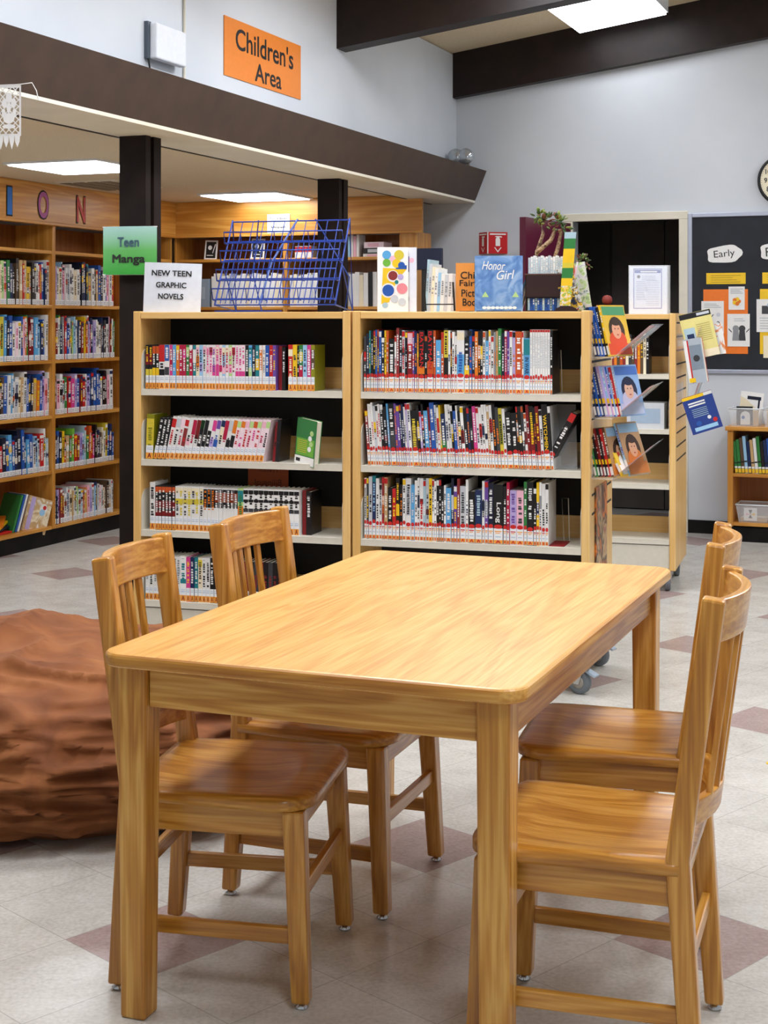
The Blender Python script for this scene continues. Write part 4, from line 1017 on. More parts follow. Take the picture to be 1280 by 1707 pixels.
for k, (dx, dy, w_, h_, rl, am, lab) in enumerate(((.905, .10, .06, .17, 16, art('cover_print_comic', 'z', 'w', 'd', 'y', 'w', 'b', scale=40), 'small black and white comic leaning behind the bookmark display'), (.885, .14, .05, .22, 6, pm('O'), 'rust red booklet standing behind the bookmark display'),
                                            (.925, .16, .07, .19, 9, art('cover_print_grass', 'g', 'L', 'w', 'z', 'G', scale=40), 'pale green booklet leaning at the end of the comics cart top'), (.90, .06, .05, .10, 20, art('cover_print_navy', 'B', 'n', 'y', 'B', scale=60), 'small navy and yellow booklet at the foot of the bookmark display'))):
    cover_book(lab, F2.at(dx - w_ / 2 - .01, dy, TZ1 + .001), CY + R(6), w_, h_, .006, am, pm('w'), roll=R(rl) * -1, name='booklet', cat='booklet')
# dry succulent branches
def branch_plant(label, loc, scale, seed, pts_list, leaves):
    t = thing('potted_succulent', label, 'plant', loc, CY)
    m = MB(); m.lathe([(.0, 0), (.03, 0), (.04, .06), (.036, .06), (.034, .05), (0, .05)], mat('#6b3b22', .7), 18, Matrix.Scale(scale, 4)); m.build('pot', t)
    bk = marbled('succulent_bark', [(.35, '#4a2f1c'), (.5, '#8a6a4a'), (.65, '#b59a74')], 60); q = random.Random(seed)
    m = MB()
    for pts in pts_list: m.tube([Vector(p) * scale for p in pts], [.011 * scale * (1 - .5 * i / len(pts)) for i in range(len(pts))], bk, 8)
    m.build('branches', t)
    lf = MB(); gm = [mat('#2f4a1c', .5), mat('#56702c', .5), mat('#7d8a3a', .5), mat('#6a3a24', .5)]
    for (c, r_, n) in leaves:
        for k in range(n):
            d = Vector((q.gauss(0, 1), q.gauss(0, 1), q.gauss(.4, 1))).normalized()
            p = Vector(c) * scale + d * r_ * scale * q.uniform(.3, 1); s = q.uniform(.009, .014) * scale
            Mx = Matrix.Translation(p) @ d.to_track_quat('Z', 'Y').to_matrix().to_4x4()
            lf.lathe([(.05 * s, 0), (.55 * s, .5 * s), (.75 * s, 1.1 * s), (.4 * s, 1.8 * s), (.05 * s, 2.1 * s)], q.choice(gm), 6, Mx @ Matrix.Scale(.5, 4, Vector((0, 1, 0))))
    lf.build('leaves', t)
branch_plant('thick-stemmed succulent with dark leaves rising behind the white pamphlets', F2.at(.715, .38, TZ1), .96, 4,
             [[(0, 0, .04), (-.045, 0, .16), (-.03, 0, .26), (-.005, .01, .34), (-.02, .01, .40)], [(0, 0, .04), (.03, 0, .18), (.06, .01, .28), (.075, .01, .35)], [(-.03, 0, .26), (.03, 0, .31), (.05, .01, .36)]],
             [((-.025, .01, .41), .03, 22), ((.015, .01, .40), .03, 22), ((.06, .01, .385), .032, 24), ((.085, .01, .36), .02, 12), ((0, 0, .38), .025, 12)])
branch_plant('small green succulent at the end of the comics cart top', F2.at(.865, .36, TZ1), .74, 9, [[(0, 0, .04), (.0, 0, .20), (.02, 0, .26)]], [((.02, 0, .28), .035, 26), ((.05, 0, .26), .02, 8)])

# monitor, framed notice and box on the second row
mo = thing('computer_monitor', 'small dark blue monitor seen from behind, on the second-row cart', 'monitor', F4.at(.52, .25, TZ1), CY + R(-4))
m = MB(); m.box(-.10, .10, 0, .03, .26, .385, mat('#141b33', .4)); m.build('screen_back', mo, bevel=.004)
m = MB(); m.box(-.025, .035, .005, .025, .01, .26, M_INK); m.build('stand', mo)
m = MB(); m.box(-.08, .08, -.03, .08, 0, .012, M_INK); m.build('foot', mo, bevel=.003)
nf = thing('framed_notice', 'white notice with blue border in a clear stand on the cart by the doorway', 'notice', F3.at(.705, .10, TZ1), CY + R(12))
m = MB(); m.box(0, .205, 0, .002, 0, .262, mat('#e6e9f2', .4)); 
m.rect(.022, .176, .03, .25, mat('#4a5fb0', .5), -.0005); m.rect(.026, .172, .034, .246, mat('#dfe3f2', .5), -.0008)
m.rect(.028, .17, .225, .243, mat('#3d55a8', .5), -.0011); m.rect(.06, .15, .229, .236, pm('w'), -.0013); m.disc((.05, .205), .009, pm('n'), y=-.0011)
for k in range(14): m.rect(.036 if k > 2 else .068, .08 + (k * 37 % 9) * .0025 + (.06 if k < 3 else 0), .206 - k * .0098, .2085 - k * .0098, mat('#8c96b8', .6), -.0011)
for k in range(15): m.rect(.09, .162, .182 - k * .0095, .1845 - k * .0095, mat('#a9b0c6', .6), -.0011)
m.build('notice_sheet', nf)
m = MB(); m.box(-.004, .212, -.004, -.002, -.0, .268, M_CLEAR); m.box(-.004, .222, .003, .006, 0, .268, M_CLEAR); m.box(-.004, .222, -.004, .07, 0, .003, M_CLEAR); m.build('clear_stand', nf)
m = MB(); m.box(0, .14, 0, .1, 0, .05, mat('#b98c55', .7)); m.box(.003, .137, .003, .097, .05, .0505, mat('#5d4327', .8)); m.build('cardboard_tray', None, F3.at(.52, .12, TZ1), (0, 0, CY), label='small cardboard tray on the cart by the doorway', category='tray')
m = MB(); m.lathe([(.001, 0), (.017, .004), (.026, .014), (.029, .028), (.026, .042), (.017, .052), (.001, .056)], mat('#7a2318', .6), 16); m.build('red_ball', None, F3.at(.575, .16, TZ1 + .0505), label='dark red ball resting in the cardboard tray', category='ball')

# ================================================================== BUILT-IN BOOKCASES
LZ = (1.918, 1.563, 1.205, .845, .485, .125)
def case(name, label, fr, w, dp, shelves, top, group, base=.105, sp=.0165, stile=0.0, back=True, cat='bookcase', topboard=None):
    t = thing(name, label, cat, fr.o, fr.yaw, group)
    MB().box(0, sp, 0, dp, base, top, W_CASE[2]).build('side_panel', t, bevel=.0015)
    MB().box(w - sp, w, 0, dp, base, top, W_CASE[2]).build('side_panel', t, bevel=.0015)
    if stile: MB().box(w - stile, w - sp, -.001, .02, base, top, W_CASE[2]).build('stile', t)
    MB().box(sp, w - sp, dp - .012, dp, base, top, W_CASEIN[2]).build('back_panel', t)
    for z in shelves: MB().box(sp, w - sp, .004, dp - .012, z - .022, z, W_CASE[0]).build('shelf', t, bevel=.0015)
    MB().box(0, w, .02, dp, 0, base - .004, M_BLACK).build('base', t)
    if topboard: MB().box(-topboard, w + topboard, -topboard, dp, top, top + .028, W_CASE[0]).build('top_board', t, bevel=.003)
    return t
def fr_left(e1): p = RW(e1, -5.6); return Frame(p.x, p.y, R(90 - 21.4))
FA, FB, FC = fr_left(7.443), fr_left(8.394), fr_left(9.345)
case('bookcase', 'tall built-in bookcase under the letters I and O, cut by the picture edge', FA, .950, .30, LZ, 2.088, 'built-in bookcases along the far side')
case('bookcase', 'tall built-in bookcase under the letter N, partly behind the dark post', FB, .950, .30, LZ, 2.088, 'built-in bookcases along the far side')
case('bookcase', 'narrow built-in bookcase in the corner beyond the dark post', FC, .600, .30, LZ, 2.088, 'built-in bookcases along the far side')
p0 = RW(9.98, -5.6); BK = Frame(p0.x, p0.y, YAW)
case('bookcase', 'far built-in bookcase behind the wire rack, its end in the corner', BK, .915, .30, LZ, 2.088, 'built-in bookcases on the end wall')
p1 = RW(9.98, -4.684); BK2 = Frame(p1.x, p1.y, YAW)
case('bookcase', 'far built-in bookcase behind the wire rack, its end towards the white wall', BK2, 1.02, .30, LZ, 2.088, 'built-in bookcases on the end wall', stile=.13)
fa = thing('bookcase_fascia', 'wooden fascia with cut-out letters above the tall bookcases', 'fascia', RW(6.0, -5.6, 0), R(90 - 21.4))
MB().box(0, 3.95, -.03, .0, 2.09, 2.343, W_CASE[0]).build('board', fa); MB().box(0, 3.95, -.036, 0, 2.078, 2.098, W_CASE[0]).build('moulding', fa, bevel=.003)
fa = thing('bookcase_fascia', 'wooden fascia over the far bookcase, ending at the white wall', 'fascia', RW(9.98, -5.57, 0), YAW)
MB().box(0, 1.955, -.03, .0, 2.09, 2.343, W_CASE[0]).build('board', fa); MB().box(0, 1.955, -.036, 0, 2.078, 2.098, W_CASE[0]).build('moulding', fa, bevel=.003)
for ch, e1, c, w_ in (('I', 7.86, '#1f6fc4', .05), ('O', 8.224, '#b45a9e', .115), ('N', 8.661, '#cf2a2a', .10)):
    o_ = MB(); o_.text(ch, 0, 0, w_ + .014, M_INK, .190, bold=.03); a = o_.build('letter_cutout', None, RW(e1, -5.6 + .0325, 2.203), (0, 0, R(90 - 21.4)), label='%s cut-out letter %s on the bookcase fascia' % ({'I': 'blue', 'O': 'purple', 'N': 'red'}[ch], ch), category='letter')
    o_ = MB(); o_.text(ch, 0, 0, w_, mat(c, .5), .17, bold=.028, y=-.002); o_.build('letter_face', a)

def lib_row(fr, x, z, seed, cols, where, xmax, tmin=12, tmax=36, hmin=225, hmax=295, lean=0.0, d=.21, sticker='W', start=0, special={}, plain=False):
    q = random.Random(seed); k = start; i = 0
    while x < xmax and i < 70:
        c = cols[i % len(cols)]; t = q.uniform(tmin, tmax) / 1000; h = q.uniform(hmin, hmax) / 1000
        if c.isupper() and c in 'N': pass
        ln = R(lean + q.uniform(-1.2, 1.2))
        if i in special: t, h, ln = special[i][0] / 1000, special[i][1] / 1000, R(special[i][2])
        if x + t > xmax: break
        k += 1
        bands = [(.88, .96, q.choice('wkyBr'))] if q.random() < .5 else []
        if q.random() < .45: a = q.uniform(.3, .6); bands.append((a, a + .15, q.choice('wkcBOy')))
        book('%s %s-spined library book, %s from left %s' % ('wide' if t > .026 else 'narrow', CNAME[c], nth(k), where), fr, x, .02 + q.uniform(0, .012), z, t, h, d, c, () if plain else bands, sticker, None if plain else (contrast(c), .3, .85, None), ln, 0, 'library_book', 'book', 'library books ' + where)
        x += t / math.cos(ln) + .001; i += 1
    return x
A0, B0 = 7.443, 8.394
xa = .33
wa, wb_ = 'in the bookcase under the letters I and O', 'in the bookcase under the letter N'
def rows_of(fr, x0, xm, where, spec):
    for (sh, seed, cols, ln, kw) in spec:
        lib_row(fr, x0, LZ[sh], seed, cols, ('on %s row under ' % ('top', 'upper', 'middle', 'lower', 'bottom')[sh - 1]) + where, xm, lean=ln, **kw)
rows_of(FA, .24, .93, 'letters I and O', [
    (1, 1, 'wwzwwocLPGBkDkCrCyCkdwWrbB', 0, dict(tmin=14, tmax=34)), (2, 2, 'yLwRLYsnbwiwbPoGRRslBbw', 0, dict(tmin=16, tmax=40)), (3, 3, 'PwGBLkDbwswzcCwbBnCobV', 2, dict(tmin=16, tmax=40)),
    (4, 4, 'qOwcrnbsbBnbBsbwlzrwa', -2, dict(tmin=18, tmax=44, hmin=190, hmax=290))])
rows_of(FB, .02, .78, 'letter N', [
    (1, 5, 'wVwclPwzwwcwknBntCwkCbnwbPwr', 0, dict(tmin=14, tmax=34)), (2, 6, 'PRwGBgrbzdLlawBkqyOwVrBVwcwDBddwn', 0, dict(tmin=11, tmax=30)), (3, 7, 'kkPwzGrpVbRrwVbBbbbw', 0, dict(tmin=18, tmax=44)),
    (4, 8, 'bBbnyOCGerqVlaGOrpkDBDcwY', 1, dict(tmin=18, tmax=36, hmin=190, hmax=270)), (5, 9, 'sBnVqRwzzcCwwLwaOCoPVwlBwiwwcRDCwlVkPPq', 0, dict(tmin=11, tmax=30, hmin=180, hmax=235))])
# lowest row of the edge bookcase: big picture books fallen over
M_FOLK = art('cover_print_folk', 'C', 'c', 'C', 'C', 'w', scale=14)
for k, (x, c, lab, cv) in enumerate(((.66, 'G', 'green', None), (.69, 'b', 'blue', None), (.715, 'w', 'white', None))):
    book('%s picture book leaning %s in the lowest bay' % (lab, ('behind the two others', 'behind the front cover', 'just behind the tan cover')[k]), FA, x - .10, .05, LZ[5], .014, .24, .2, c, (), None, None, R(17), R(-22), 'picture_book', 'picture book')
cover_book('tan picture book leaning with its cover showing in the lowest bay', FA.at(.70, .075, LZ[5] + .002), FA.yaw - R(20), .185, .225, .012, M_FOLK, pm('c'), roll=R(17), name='picture_book', cat='picture book', deco=lambda m, w, h: (m.rect(w * .1, w * .28, 0.01, h * .98, pm('V'), -.0006), m.disc((w * .68, h * .72), .03, pm('w'), y=-.0008), m.disc((w * .66, h * .6), .022, pm('l'), y=-.001), m.disc((w * .72, h * .75), .014, pm('r'), y=-.0012)))
for k, (c, lab) in enumerate((('r', 'red'), ('n', 'midnight blue'), ('y', 'yellow'), ('o', 'orange'))):
    m = MB(); m.box(0, .2, 0, .14, 0, .012, pm(c)); m.box(.004, .198, .003, .137, .002, .010, M_PAGE)
    m.build('picture_book', None, FA.at(.36 + .035 * k, .05, LZ[5] + .003 + .0135 * k), (0, R(-4 * k), FA.yaw + R(10 * k)), label='%s picture book lying in the slumped pile in the lowest bay' % lab, category='picture book')

# end-wall bookcase contents
xk = lib_row(BK, .30, LZ[1], 31, 'wwcwwzwwwcwwwwzwwcwww', 'on the row behind the wire rack', .89, tmin=24, tmax=34, hmin=225, hmax=250, sticker=None, plain=True)
lib_row(BK2, .025, LZ[1], 32, 'wcwwwwzwwwcwwwwwzwwcwk', 'on the row behind the wire rack', .74, tmin=24, tmax=34, hmin=225, hmax=250, sticker=None, start=20, plain=True)
book('black library book with a white patterned spine, last on the row behind the rack', BK2, .755, .02, LZ[1], .05, .27, .2, 'k', [(.1, .6, 'z')], None, ('d', .2, .6, None), 0, 0, 'library_book', 'book')
def poster_card(lab, fr, x, z, w, h):
    m = MB(); m.box(0, w, 0, .003, 0, h, pm('w')); m.rect(.012, w - .012, .012, h - .012, M_INK, -.0005); m.disc((w * .42, h * .62), w * .16, pm('w'), y=-.001); m.rect(w * .2, w * .7, h * .2, h * .24, pm('w'), -.001)
    m.poly([(w * .62, -.001, h * .35), (w * .68, -.001, h * .33), (w * .86, -.001, h * .8), (w * .8, -.001, h * .82)], pm('w'))
    m.build('display_card', None, fr.at(x, .03, z), (R(-6), R(2), fr.yaw), label=lab, category='card', group=None)
poster_card('black and white display card alone on the far top shelf', BK, .235, LZ[0], .105, .145)
poster_card('black and white display card behind the wire rack wires', BK, .62, LZ[0], .11, .15)
m = MB(); m.box(0, .18, 0, .003, 0, .135, pm('w')); fs_ = m.build('fascia_sign', None, RW(9.98 - .037, -4.81, 2.10), (0, 0, YAW), label='white sign reading Picture Books and Biography on the far fascia', category='sign')
t_ = MB(); t_.text('Picture Books', .09, .105, .135, M_INK, .02, y=-.0008, bold=.02); t_.build('lettering', fs_); t_ = MB(); t_.text('& Biography', .09, .04, .12, M_INK, .02, y=-.0008, bold=.02); t_.build('lettering', fs_)
for k in range(6): book('small red and white book, %s of the set behind the wire rack' % nth(k + 1), BK2, .06 + k * .022, .04, LZ[0], .021, .085 + .003 * (k % 2), .1, 'w', [(.5, .95, 'r')], None, None, 0, 0, 'small_book', 'book')
for k, (c, w_, h_, lab) in enumerate((('w', .15, .022, 'white box'), ('k', .16, .040, 'black printed box'), ('i', .15, .042, 'pale pink box'))):
    z = LZ[0] + (0, .0225, .063)[k]; m = MB(); m.box(0, w_, 0, .16, 0, h_, pm(c)); m.rect(w_ * .2, w_ * .75, h_ * .2, h_ * .8, pm('z' if c == 'k' else 'P'), -.0006)
    m.build('flat_box', None, BK2.at(.60 + .004 * k, .03, z), (0, 0, YAW), label='%s %s of the small stack on the far top shelf' % (lab, ('at the bottom', 'in the middle', 'on top')[k]), category='box')
for k, c in enumerate('lwPw'): book('%s upright book, %s beside the small stack of boxes on the far top shelf' % (CNAME[c], nth(k + 1)), BK2, .48 + .023 * k, .03, LZ[0], .02, .15 + .01 * (k % 2), .12, c, (), None, None, 0, 0, 'small_book', 'book')
m = MB(); m.box(0, .16, 0, .2, 0, .21, mat('#8b9aa8', .5)); m.box(.006, .154, .006, .194, .21, .2105, M_DARKIN); m.rect(.03, .13, .06, .15, mat('#a3afba', .5), -.0006); m.build('storage_bin', None, BK.at(.12, .02, LZ[1]), (0, 0, YAW), label='grey-blue storage bin on the far bookcase beside the white sign', category='bin')

# ================================================================== THINGS ON THE WALLS
YL = R(90 - 21.4)
sg = MB(); sg.box(0, .928, 0, .004, 0, .302, mat('#e8862c', .5))
so = sg.build('hanging_sign', None, RW(6.811, -3.540 + .005, 2.703), (0, 0, YL), label="orange sign reading Children's Area on the upper white wall", category='sign')
t_ = MB(); t_.text("Children's", .475, .208, .70, M_INK, .115, y=-.001, bold=.016); t_.build('lettering', so); t_ = MB(); t_.text('Area', .51, .068, .325, M_INK, .098, y=-.001, bold=.016); t_.build('lettering', so)
ro = thing('wall_router', 'white box-shaped wireless antenna on the upper white wall', 'wireless antenna', RW(6.029, -3.54, 2.66), YL)
m = MB(); m.box(0.02, .30, -.055, -.015, .0, .165, mat('#e4e8ee', .4)); m.build('case', ro, bevel=.008)
m = MB(); m.box(0.0, .03, -.02, 0, .0, .17, mat('#4b5560', .5)); m.box(.03, .26, -.016, 0, .03, .13, mat('#9aa2aa', .5)); m.build('bracket', ro)
m = MB(); m.tube([(.015, -.012, .01), (.02, -.02, -.05), (.045, -.012, -.11)], .005, M_INK); m.build('cable', ro)
el = thing('emergency_light', 'clear round emergency light standing on the end of the brown beam', 'emergency light', RW(10.30, -3.44, 2.549), YAW)
m = MB(); m.box(-.05, .05, -.03, .03, 0, .02, mat('#c9ccce', .4)); m.build('base', el)
for dx in (-.025, .05):
    m = MB(); m.lathe([(.02, 0), (.05, .01), (.06, .03), (.055, .055), (.03, .07), (.001, .073)], mat('#b9bec2', .12, .6), 20, Matrix.Translation((dx, -.02, .075)) @ Matrix.Rotation(R(75), 4, 'X')); m.lathe([(.012, 0), (.012, .06)], M_GREYMETAL, 10, Matrix.Translation((dx, 0, .015))); m.build('lamp_head', el)
# paper lace banner on its string
pb = thing('paper_banner', 'white cut-paper lace banner hanging from a string on the brown beam', 'banner', RW(4.63, -3.33, 2.085), R(-8))
mw = mat('#f0f0ee', .7); m = MB(); ww, hh = .085, .235
def strip(x0, z0, x1, z1, w_):
    dx, dz = x1 - x0, z1 - z0; L_ = math.hypot(dx, dz); nx, nz = -dz / L_ * w_ / 2, dx / L_ * w_ / 2
    m.quad((x0 + nx, 0, z0 + nz), (x1 + nx, 0, z1 + nz), (x1 - nx, 0, z1 - nz), (x0 - nx, 0, z0 - nz), mw)
for x in (0, ww): strip(x, .05, x, hh, .007)
strip(0, hh - .004, ww, hh - .004, .01); strip(0, .055, ww, .055, .006)
for k in range(-6, 9):
    for sgn in (1, -1):
        pts = []
        z_at = lambda x: .055 + k * .024 + (x if sgn > 0 else ww - x) * 1.0
        xa_, xb_ = 0, ww
        zs_ = [(x, z_at(x)) for x in [ww * i / 20 for i in range(21)]]
        zs_ = [p for p in zs_ if .055 <= p[1] <= hh - .004]
        if len(zs_) > 2: strip(zs_[0][0], zs_[0][1], zs_[-1][0], zs_[-1][1], .0035)
for (cx, cz, rx, rz) in ((.042, .19, .012, .02), (.025, .17, .010, .018), (.06, .17, .010, .018), (.042, .155, .008, .022), (.042, .115, .022, .02), (.022, .135, .007, .015), (.063, .135, .007, .015), (.042, .085, .026, .008)): m.disc((cx, cz), rx, mw, 12, ry=rz, y=-.0006)
for k in range(4):
    x0 = ww * k / 4; m.poly([(x0, 0, .056), (x0 + ww / 4, 0, .056), (x0 + ww / 4 - .002, 0, .03), (x0 + ww / 8, 0, .0 + .008 * (k % 2)), (x0 + .002, 0, .03)], mw)
m.build('lace', pb)
m = MB(); m.tube([(-.25, 0, .245), (0, 0, .236), (ww, 0, .238), (ww + .045, 0, .243), (ww + .058, .01, .215), (ww + .062, .02, .182)], .0018, mw); m.build('string', pb)

# red extinguisher sign on the end wall: two faces meeting in a V
fx = thing('extinguisher_sign', 'red V-shaped fire extinguisher sign on the white wall', 'sign', RW(EB - .002, -3.30, 1.945), YAW)
mr = mat('#c8141b', .4)
def ext_face(a, b, name):
    m = MB(); m.add([(a[0], a[1], 0), (b[0], b[1], 0), (b[0], b[1], .155), (a[0], a[1], .155)], [(0, 1, 2, 3)], mr)
    def q(u, z): return (a[0] + (b[0] - a[0]) * u + .0, a[1] + (b[1] - a[1]) * u - .002, z)
    m.poly([q(.08, .135), q(.92, .135), q(.92, .145), q(.08, .145)], pm('W'))
    m.poly([q(.38, .055), q(.62, .055), q(.62, .105), q(.56, .118), q(.44, .118), q(.38, .105)], pm('W')); m.poly([q(.34, .12), q(.72, .116), q(.70, .126), q(.4, .127)], pm('W'))
    m.poly([q(.3, .045), q(.36, .045), q(.5, .02), q(.64, .045), q(.7, .045), q(.5, .008)], pm('W'))
    m.build(name, fx)
ext_face((-.065, 0), (.02, -.075), 'face'); ext_face((.03, -.075), (.15, 0), 'face')
m = MB(); m.tube([(.025, -.076, 0), (.025, -.076, .155)], .005, pm('W'), 6); m.build('fold', fx)
# wall clock
ck = thing('wall_clock', 'round wall clock with black rim and cream face, cut by the picture edge', 'clock', RW(EB, -1.208, 2.41), YAW)
m = MB(); m.lathe([(.172, 0), (.176, .01), (.172, .035), (.158, .04), (.152, .03)], M_INK, 40, Matrix.Rotation(R(90), 4, 'X')); m.build('rim', ck)
m = MB(); m.disc((0, 0), .156, mat('#efe6c8', .5), 40, y=-.031)
m.build('face', ck)
m = MB()
for k in range(1, 13):
    a = R(90 - 30 * k); m.text(str(k), .118 * math.cos(a), .118 * math.sin(a), .034 if k > 9 else .02, M_INK, .034, y=-.0325, bold=.02)
for k in range(60):
    a = R(6 * k); m.disc((.146 * math.cos(a), .146 * math.sin(a)), .0022, M_INK, 6, y=-.0325)
m.build('numerals', ck)
m = MB(); m.quad((-.004, -.034, 0), (.004, -.034, 0), (.063, -.034, .058), (.057, -.034, .062), M_INK); m.build('hour_hand', ck)
m = MB(); m.quad((0, -.035, -.003), (0, -.035, .003), (.11, -.035, .012), (.11, -.035, .008), M_INK); m.build('minute_hand', ck)

# bulletin board and what is pinned on it
bbd = thing('bulletin_board', 'black bulletin board in a silver frame on the white wall', 'bulletin board', RW(EB, -1.853, 1.10), YAW)
BWd, BH = 1.8, 1.10
m = MB(); m.box(.02, BWd, -.015, 0, .02, BH - .02, plaster('black_board_paper', '#12151c', '#1b1f28', 6, rough=.7)); m.build('board', bbd)
fm = mat('#b3b9c8', .35, .4)
m = MB(); m.box(0, .03, -.022, 0, 0, BH, fm); m.box(.03, BWd, -.022, 0, BH - .028, BH, fm); m.box(.03, BWd, -.022, 0, 0, .028, fm); m.build('frame', bbd, bevel=.003)
Fb = Frame(*RW(EB - .0155, -1.853).to_2d(), YAW)
def pinned(lab, x0, x1, z0, z1, c, name='pinned_paper', deco=None, cat='paper', roll=0.0, dy=0.0, cloud=False):
    m = MB(); w, h = x1 - x0, z1 - z0
    if cloud:
        pts = []
        for k in range(28):
            a = 2 * math.pi * k / 28; b = 1 + .06 * math.cos(5 * a); pts.append((w / 2 + w / 2 * b * math.copysign(abs(math.cos(a)) ** .7, math.cos(a)), h / 2 + h / 2 * b * math.copysign(abs(math.sin(a)) ** .8, math.sin(a))))
        m.prism(pts, 0, .0015, pm(c), Matrix.Rotation(R(90), 4, 'X') )
        m.v = [(x, y, z) for x, y, z in m.v]
    else: m.box(0, w, -.0015, 0, 0, h, pm(c))
    if deco: deco(m, w, h)
    return m.build(name, None, Fb.at(x0, -dy, z0), (0, roll, YAW), label=lab, category=cat)
YD = -.0022
def lines(m, w, h, z0, z1, n, c='#8e95a0', x0=.12, x1=.88):
    for k in range(n): m.rect(w * x0, w * (x1 - .1 * (k % 3)), h * (z0 + (z1 - z0) * k / n), h * (z0 + (z1 - z0) * k / n) + .003, mat(c, .6), YD)
pinned('white cloud-shaped label reading Early on the black board', .137, .372, 1.848, 1.965, 'w', 'cloud_label', lambda m, w, h: m.text('Early', w * .5, h * .48, w * .60, M_INK, .062, y=YD), roll=R(-5), cloud=True, cat='label')
pinned('white cloud-shaped label starting with F, cut by the picture edge', .492, .76, 1.865, 1.985, 'w', 'cloud_label', lambda m, w, h: m.text('F', w * .2, h * .48, w * .12, M_INK, .06, y=YD), roll=R(-4), cloud=True, cat='label')
pinned('yellow strip with small print below the Early label', .127, .392, 1.712, 1.788, 'y', 'yellow_strip', lambda m, w, h: lines(m, w, h, .15, .95, 4, '#a3841a'))
pinned('yellow strip with small print at the picture edge of the black board', .503, .77, 1.712, 1.788, 'y', 'yellow_strip', lambda m, w, h: lines(m, w, h, .15, .95, 4, '#a3841a'))
pinned('large orange card on the black board behind three white sheets', .107, .407, 1.236, 1.676, '#ee7a26', 'coloured_card', cat='card')
pinned('large yellow card on the black board, cut by the picture edge', .487, .78, 1.236, 1.676, 'y', 'coloured_card', cat='card')
def deco_bird(m, w, h):
    lines(m, w, h, .80, .95, 3); m.disc((w * .18, h * .52), .018, M_INK, 9, y=YD, ry=.024); m.quad((w * .25, YD, h * .36), (w * .28, YD, h * .34), (w * .55, YD, h * .58), (w * .53, YD, h * .6), M_INK); m.text('2', w * .76, h * .3, .022, M_INK, .034, y=YD)
    m.disc((w * .76, h * .58), .014, pm('z'), y=YD)
pinned('white sheet with a black shape and numeral 2 over the orange card edge', .094, .246, 1.374, 1.596, 'w', deco=deco_bird, dy=.003)
pinned('small white sheet with an orange flower at the top of the orange card', .278, .386, 1.536, 1.694, 'w', deco=lambda m, w, h: (lines(m, w, h, .7, .95, 4, x1=.9), [m.disc((w * .5 + .016 * math.cos(k * 1.25), h * .36 + .016 * math.sin(k * 1.25)), .014, pm('y' if k % 2 else 'o'), 10, y=YD - .0003 * k) for k in range(5)]), dy=.003)
def deco_pals(m, w, h):
    lines(m, w, h, .78, .9, 2, x0=.3, x1=.8); gg = pm('g'); dk = pm('d')
    for cx, c in ((.38, gg), (.66, dk)): m.disc((w * cx, h * .55), .022, c, y=YD); m.poly([(w * cx - .024, YD - .0002, h * .18), (w * cx + .024, YD - .0002, h * .18), (w * cx + .018, YD - .0002, h * .5), (w * cx - .018, YD - .0002, h * .5)], c)
    for cx, s in ((.2, -1), (.84, 1)): m.quad((w * cx, YD, h * .42), (w * cx, YD, h * .46), (w * cx + s * .022, YD, h * .56), (w * cx + s * .022, YD, h * .52), dk)
pinned('white sheet with two grey drawn figures low on the orange card', .270, .420, 1.286, 1.508, 'w', deco=deco_pals, dy=.003)
pinned('white sheet with a dark picture over the yellow card edge', .465, .64, 1.385, 1.607, 'w', deco=lambda m, w, h: (m.rect(w * .2, w * .9, h * .55, h * .8, pm('d'), YD), m.disc((w * .5, h * .82), .018, pm('a'), y=YD), lines(m, w, h, .1, .5, 5)), dy=.003)
pinned('sheet with a yellow and green picture low on the yellow card', .51, .66, 1.21, 1.36, 'c', deco=lambda m, w, h: (m.disc((w * .4, h * .5), .03, pm('L'), y=YD), m.disc((w * .6, h * .4), .02, pm('o'), y=YD - .0004)), dy=.0036)

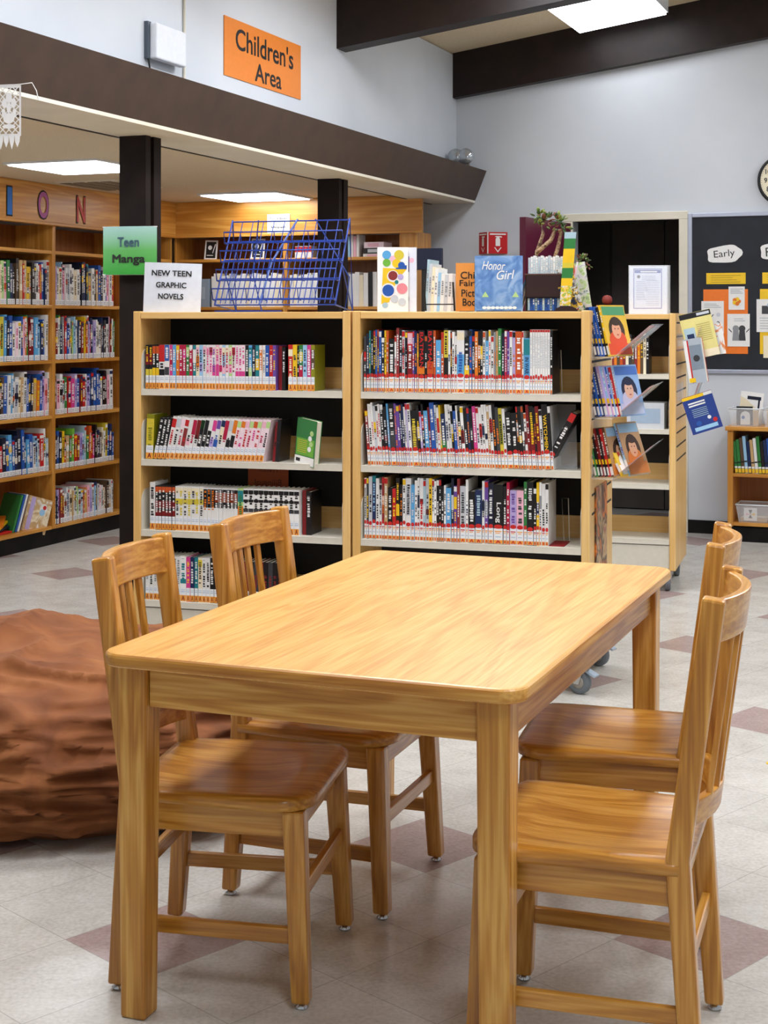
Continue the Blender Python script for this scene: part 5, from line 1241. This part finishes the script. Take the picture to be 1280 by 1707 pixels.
# ------------------------------------------------------------------ low bookcase below the board
q0 = RW(10.15, -1.535); RS = Frame(q0.x, q0.y, YAW)
case('low_bookcase', 'low oak bookcase against the white wall, cut by the picture edge', RS, 1.0, .31, (.452, .128), .735, None, base=.10, sp=.035, topboard=.014)
cols = 'GGDlBCwGkBbBBlPyORGbw'
x = .045
for k, c in enumerate(cols):
    x += .001; book('%s-spined book, %s from the end panel in the low oak bookcase' % (CNAME[c], nth(k + 1)), RS, x, .03, .452, .019, .21 + .012 * ((k * 5) % 4), .17, c, [(.3, .34, 'k')], 'Y', None, R(-5), 0, 'library_book', 'book', 'leaning books in the low oak bookcase'); x += .021
def bin_(lab, fr, x, y, z, w, d, h):
    t = thing('clear_bin', lab, 'bin', fr.at(x, y, z), fr.yaw)
    m = MB(); e = .018
    def wall(a0, a1, b0, b1, c0, c1): m.hexa([(a0[0], a0[1], 0), (a1[0], a1[1], 0), (b1[0], b1[1], 0), (b0[0], b0[1], 0)], [(c0[0], c0[1], h), (c1[0], c1[1], h), (c1[0], c1[1] + .002, h), (c0[0], c0[1] + .002, h)], M_CLEAR)
    m.box(e, w - e, e, d - e, 0, .002, M_CLEAR)
    for a, b in (((e, e), (w - e, e)), ((e, d - e), (w - e, d - e))):
        ya = 0 if a[1] == e else d
        m.hexa([(a[0], a[1], 0), (b[0], b[1], 0), (b[0], b[1] + .002, 0), (a[0], a[1] + .002, 0)], [(0, ya, h), (w, ya, h), (w, ya + .002, h), (0, ya + .002, h)], M_CLEAR)
    for xa_, xb_ in ((e, 0), (w - e, w)):
        m.hexa([(xa_, e, 0), (xa_ + .002, e, 0), (xa_ + .002, d - e, 0), (xa_, d - e, 0)], [(xb_, 0, h), (xb_ + .002, 0, h), (xb_ + .002, d, h), (xb_, d, h)], M_CLEAR)
    m.build('tub', t)
    r_ = MB(); mm = mat('#dfe5e8', .2); r_.tube([(0, 0, h), (w, 0, h), (w, d, h), (0, d, h)], .005, mm, 6, closed=True); r_.build('rim', t)
b1_ = bin_('clear plastic bin with a black-framed card, on top of the low oak bookcase', RS, .0, .02, .764, .21, .22, .115)
bin_('clear plastic bin holding red and blue books, on the low oak bookcase', RS, .222, .02, .764, .24, .22, .115)
bin_('clear plastic bin with a square picture label on the bottom shelf', RS, .05, .02, .129, .22, .22, .115)
def deco_white_bird(m, w, h): m.rect(w * .3, w * .9, h * .78, h * .88, pm('n'), -.0006); m.rect(w * .78, w * .86, h * .2, h * .8, pm('n'), -.0008); m.poly([(0, -.0008, h * .3), (w * .7, -.0008, h * .3), (w * .7, -.0008, h * .55), (w * .2, -.0008, h * .8), (0, -.0008, h * .85)], pm('c'))
cover_book('white picture book with a dark corner pattern standing in the clear bin', RS.at(.045, .15, .768), YAW, .15, .225, .012, pm('W'), pm('w'), roll=R(6), name='picture_book', cat='picture book', deco=deco_white_bird)
cover_book('black book with a white oval and blue dot at the front of the clear bin', RS.at(.05, .055, .768), YAW, .105, .125, .014, M_INK, pm('k'), name='picture_book', cat='picture book', deco=lambda m, w, h: (m.rect(w * .25, w * .85, .004, h * .5, pm('w'), -.0006), m.disc((w * .55, h * .5), w * .3, pm('w'), y=-.0008), m.disc((w * .42, h * .42), .011, pm('b'), y=-.0011)))
cover_book('small tan book tucked beside the black one in the clear bin', RS.at(.158, .06, .768), YAW, .035, .10, .012, pm('C'), pm('c'), name='picture_book', cat='picture book')
cover_book('blue and red picture book standing in the bin at the picture edge', RS.at(.30, .09, .768), YAW, .12, .20, .014, pm('l'), pm('w'), name='picture_book', cat='picture book', deco=lambda m, w, h: (m.rect(0, w, h * .93, h, pm('b'), -.0006), m.rect(0, w, 0, h * .45, pm('r'), -.0006)))
cover_book('tan book beside the blue and red one in the bin', RS.at(.243, .10, .768), YAW, .05, .11, .012, pm('C'), pm('c'), name='picture_book', cat='picture book')
def deco_sq(m, w, h):
    m.poly([(w * .35, -.0006, h * .2), (w * .65, -.0006, h * .2), (w * .5, -.0006, h * .5)], M_INK); m.poly([(w * .35, -.0006, h * .85), (w * .65, -.0006, h * .85), (w * .5, -.0006, h * .5)], M_INK); m.poly([(w * .15, -.0006, h * .4), (w * .15, -.0006, h * .62), (w * .5, -.0006, h * .5)], pm('P')); m.poly([(w * .85, -.0006, h * .4), (w * .85, -.0006, h * .62), (w * .5, -.0006, h * .5)], pm('y'))
cover_book('square white picture card in the clear bin on the bottom shelf', RS.at(.10, .045, .138), YAW, .085, .085, .003, pm('W'), pm('w'), name='picture_card', cat='card', deco=deco_sq)
cover_book('stack of tan paper lying in the bottom-shelf bin', RS.at(.075, .07, .132), YAW, .17, .022, .12, pm('C'), pm('c'), name='paper_stack', cat='paper')
m = MB(); m.lathe([(.001, 0), (.012, 0), (.012, .002), (.001, .002)], pm('y'), 14); m.build('yellow_sticker', None, (1.272, 4.985, .0006), label='small yellow sticker on the floor at the picture edge', category='sticker')
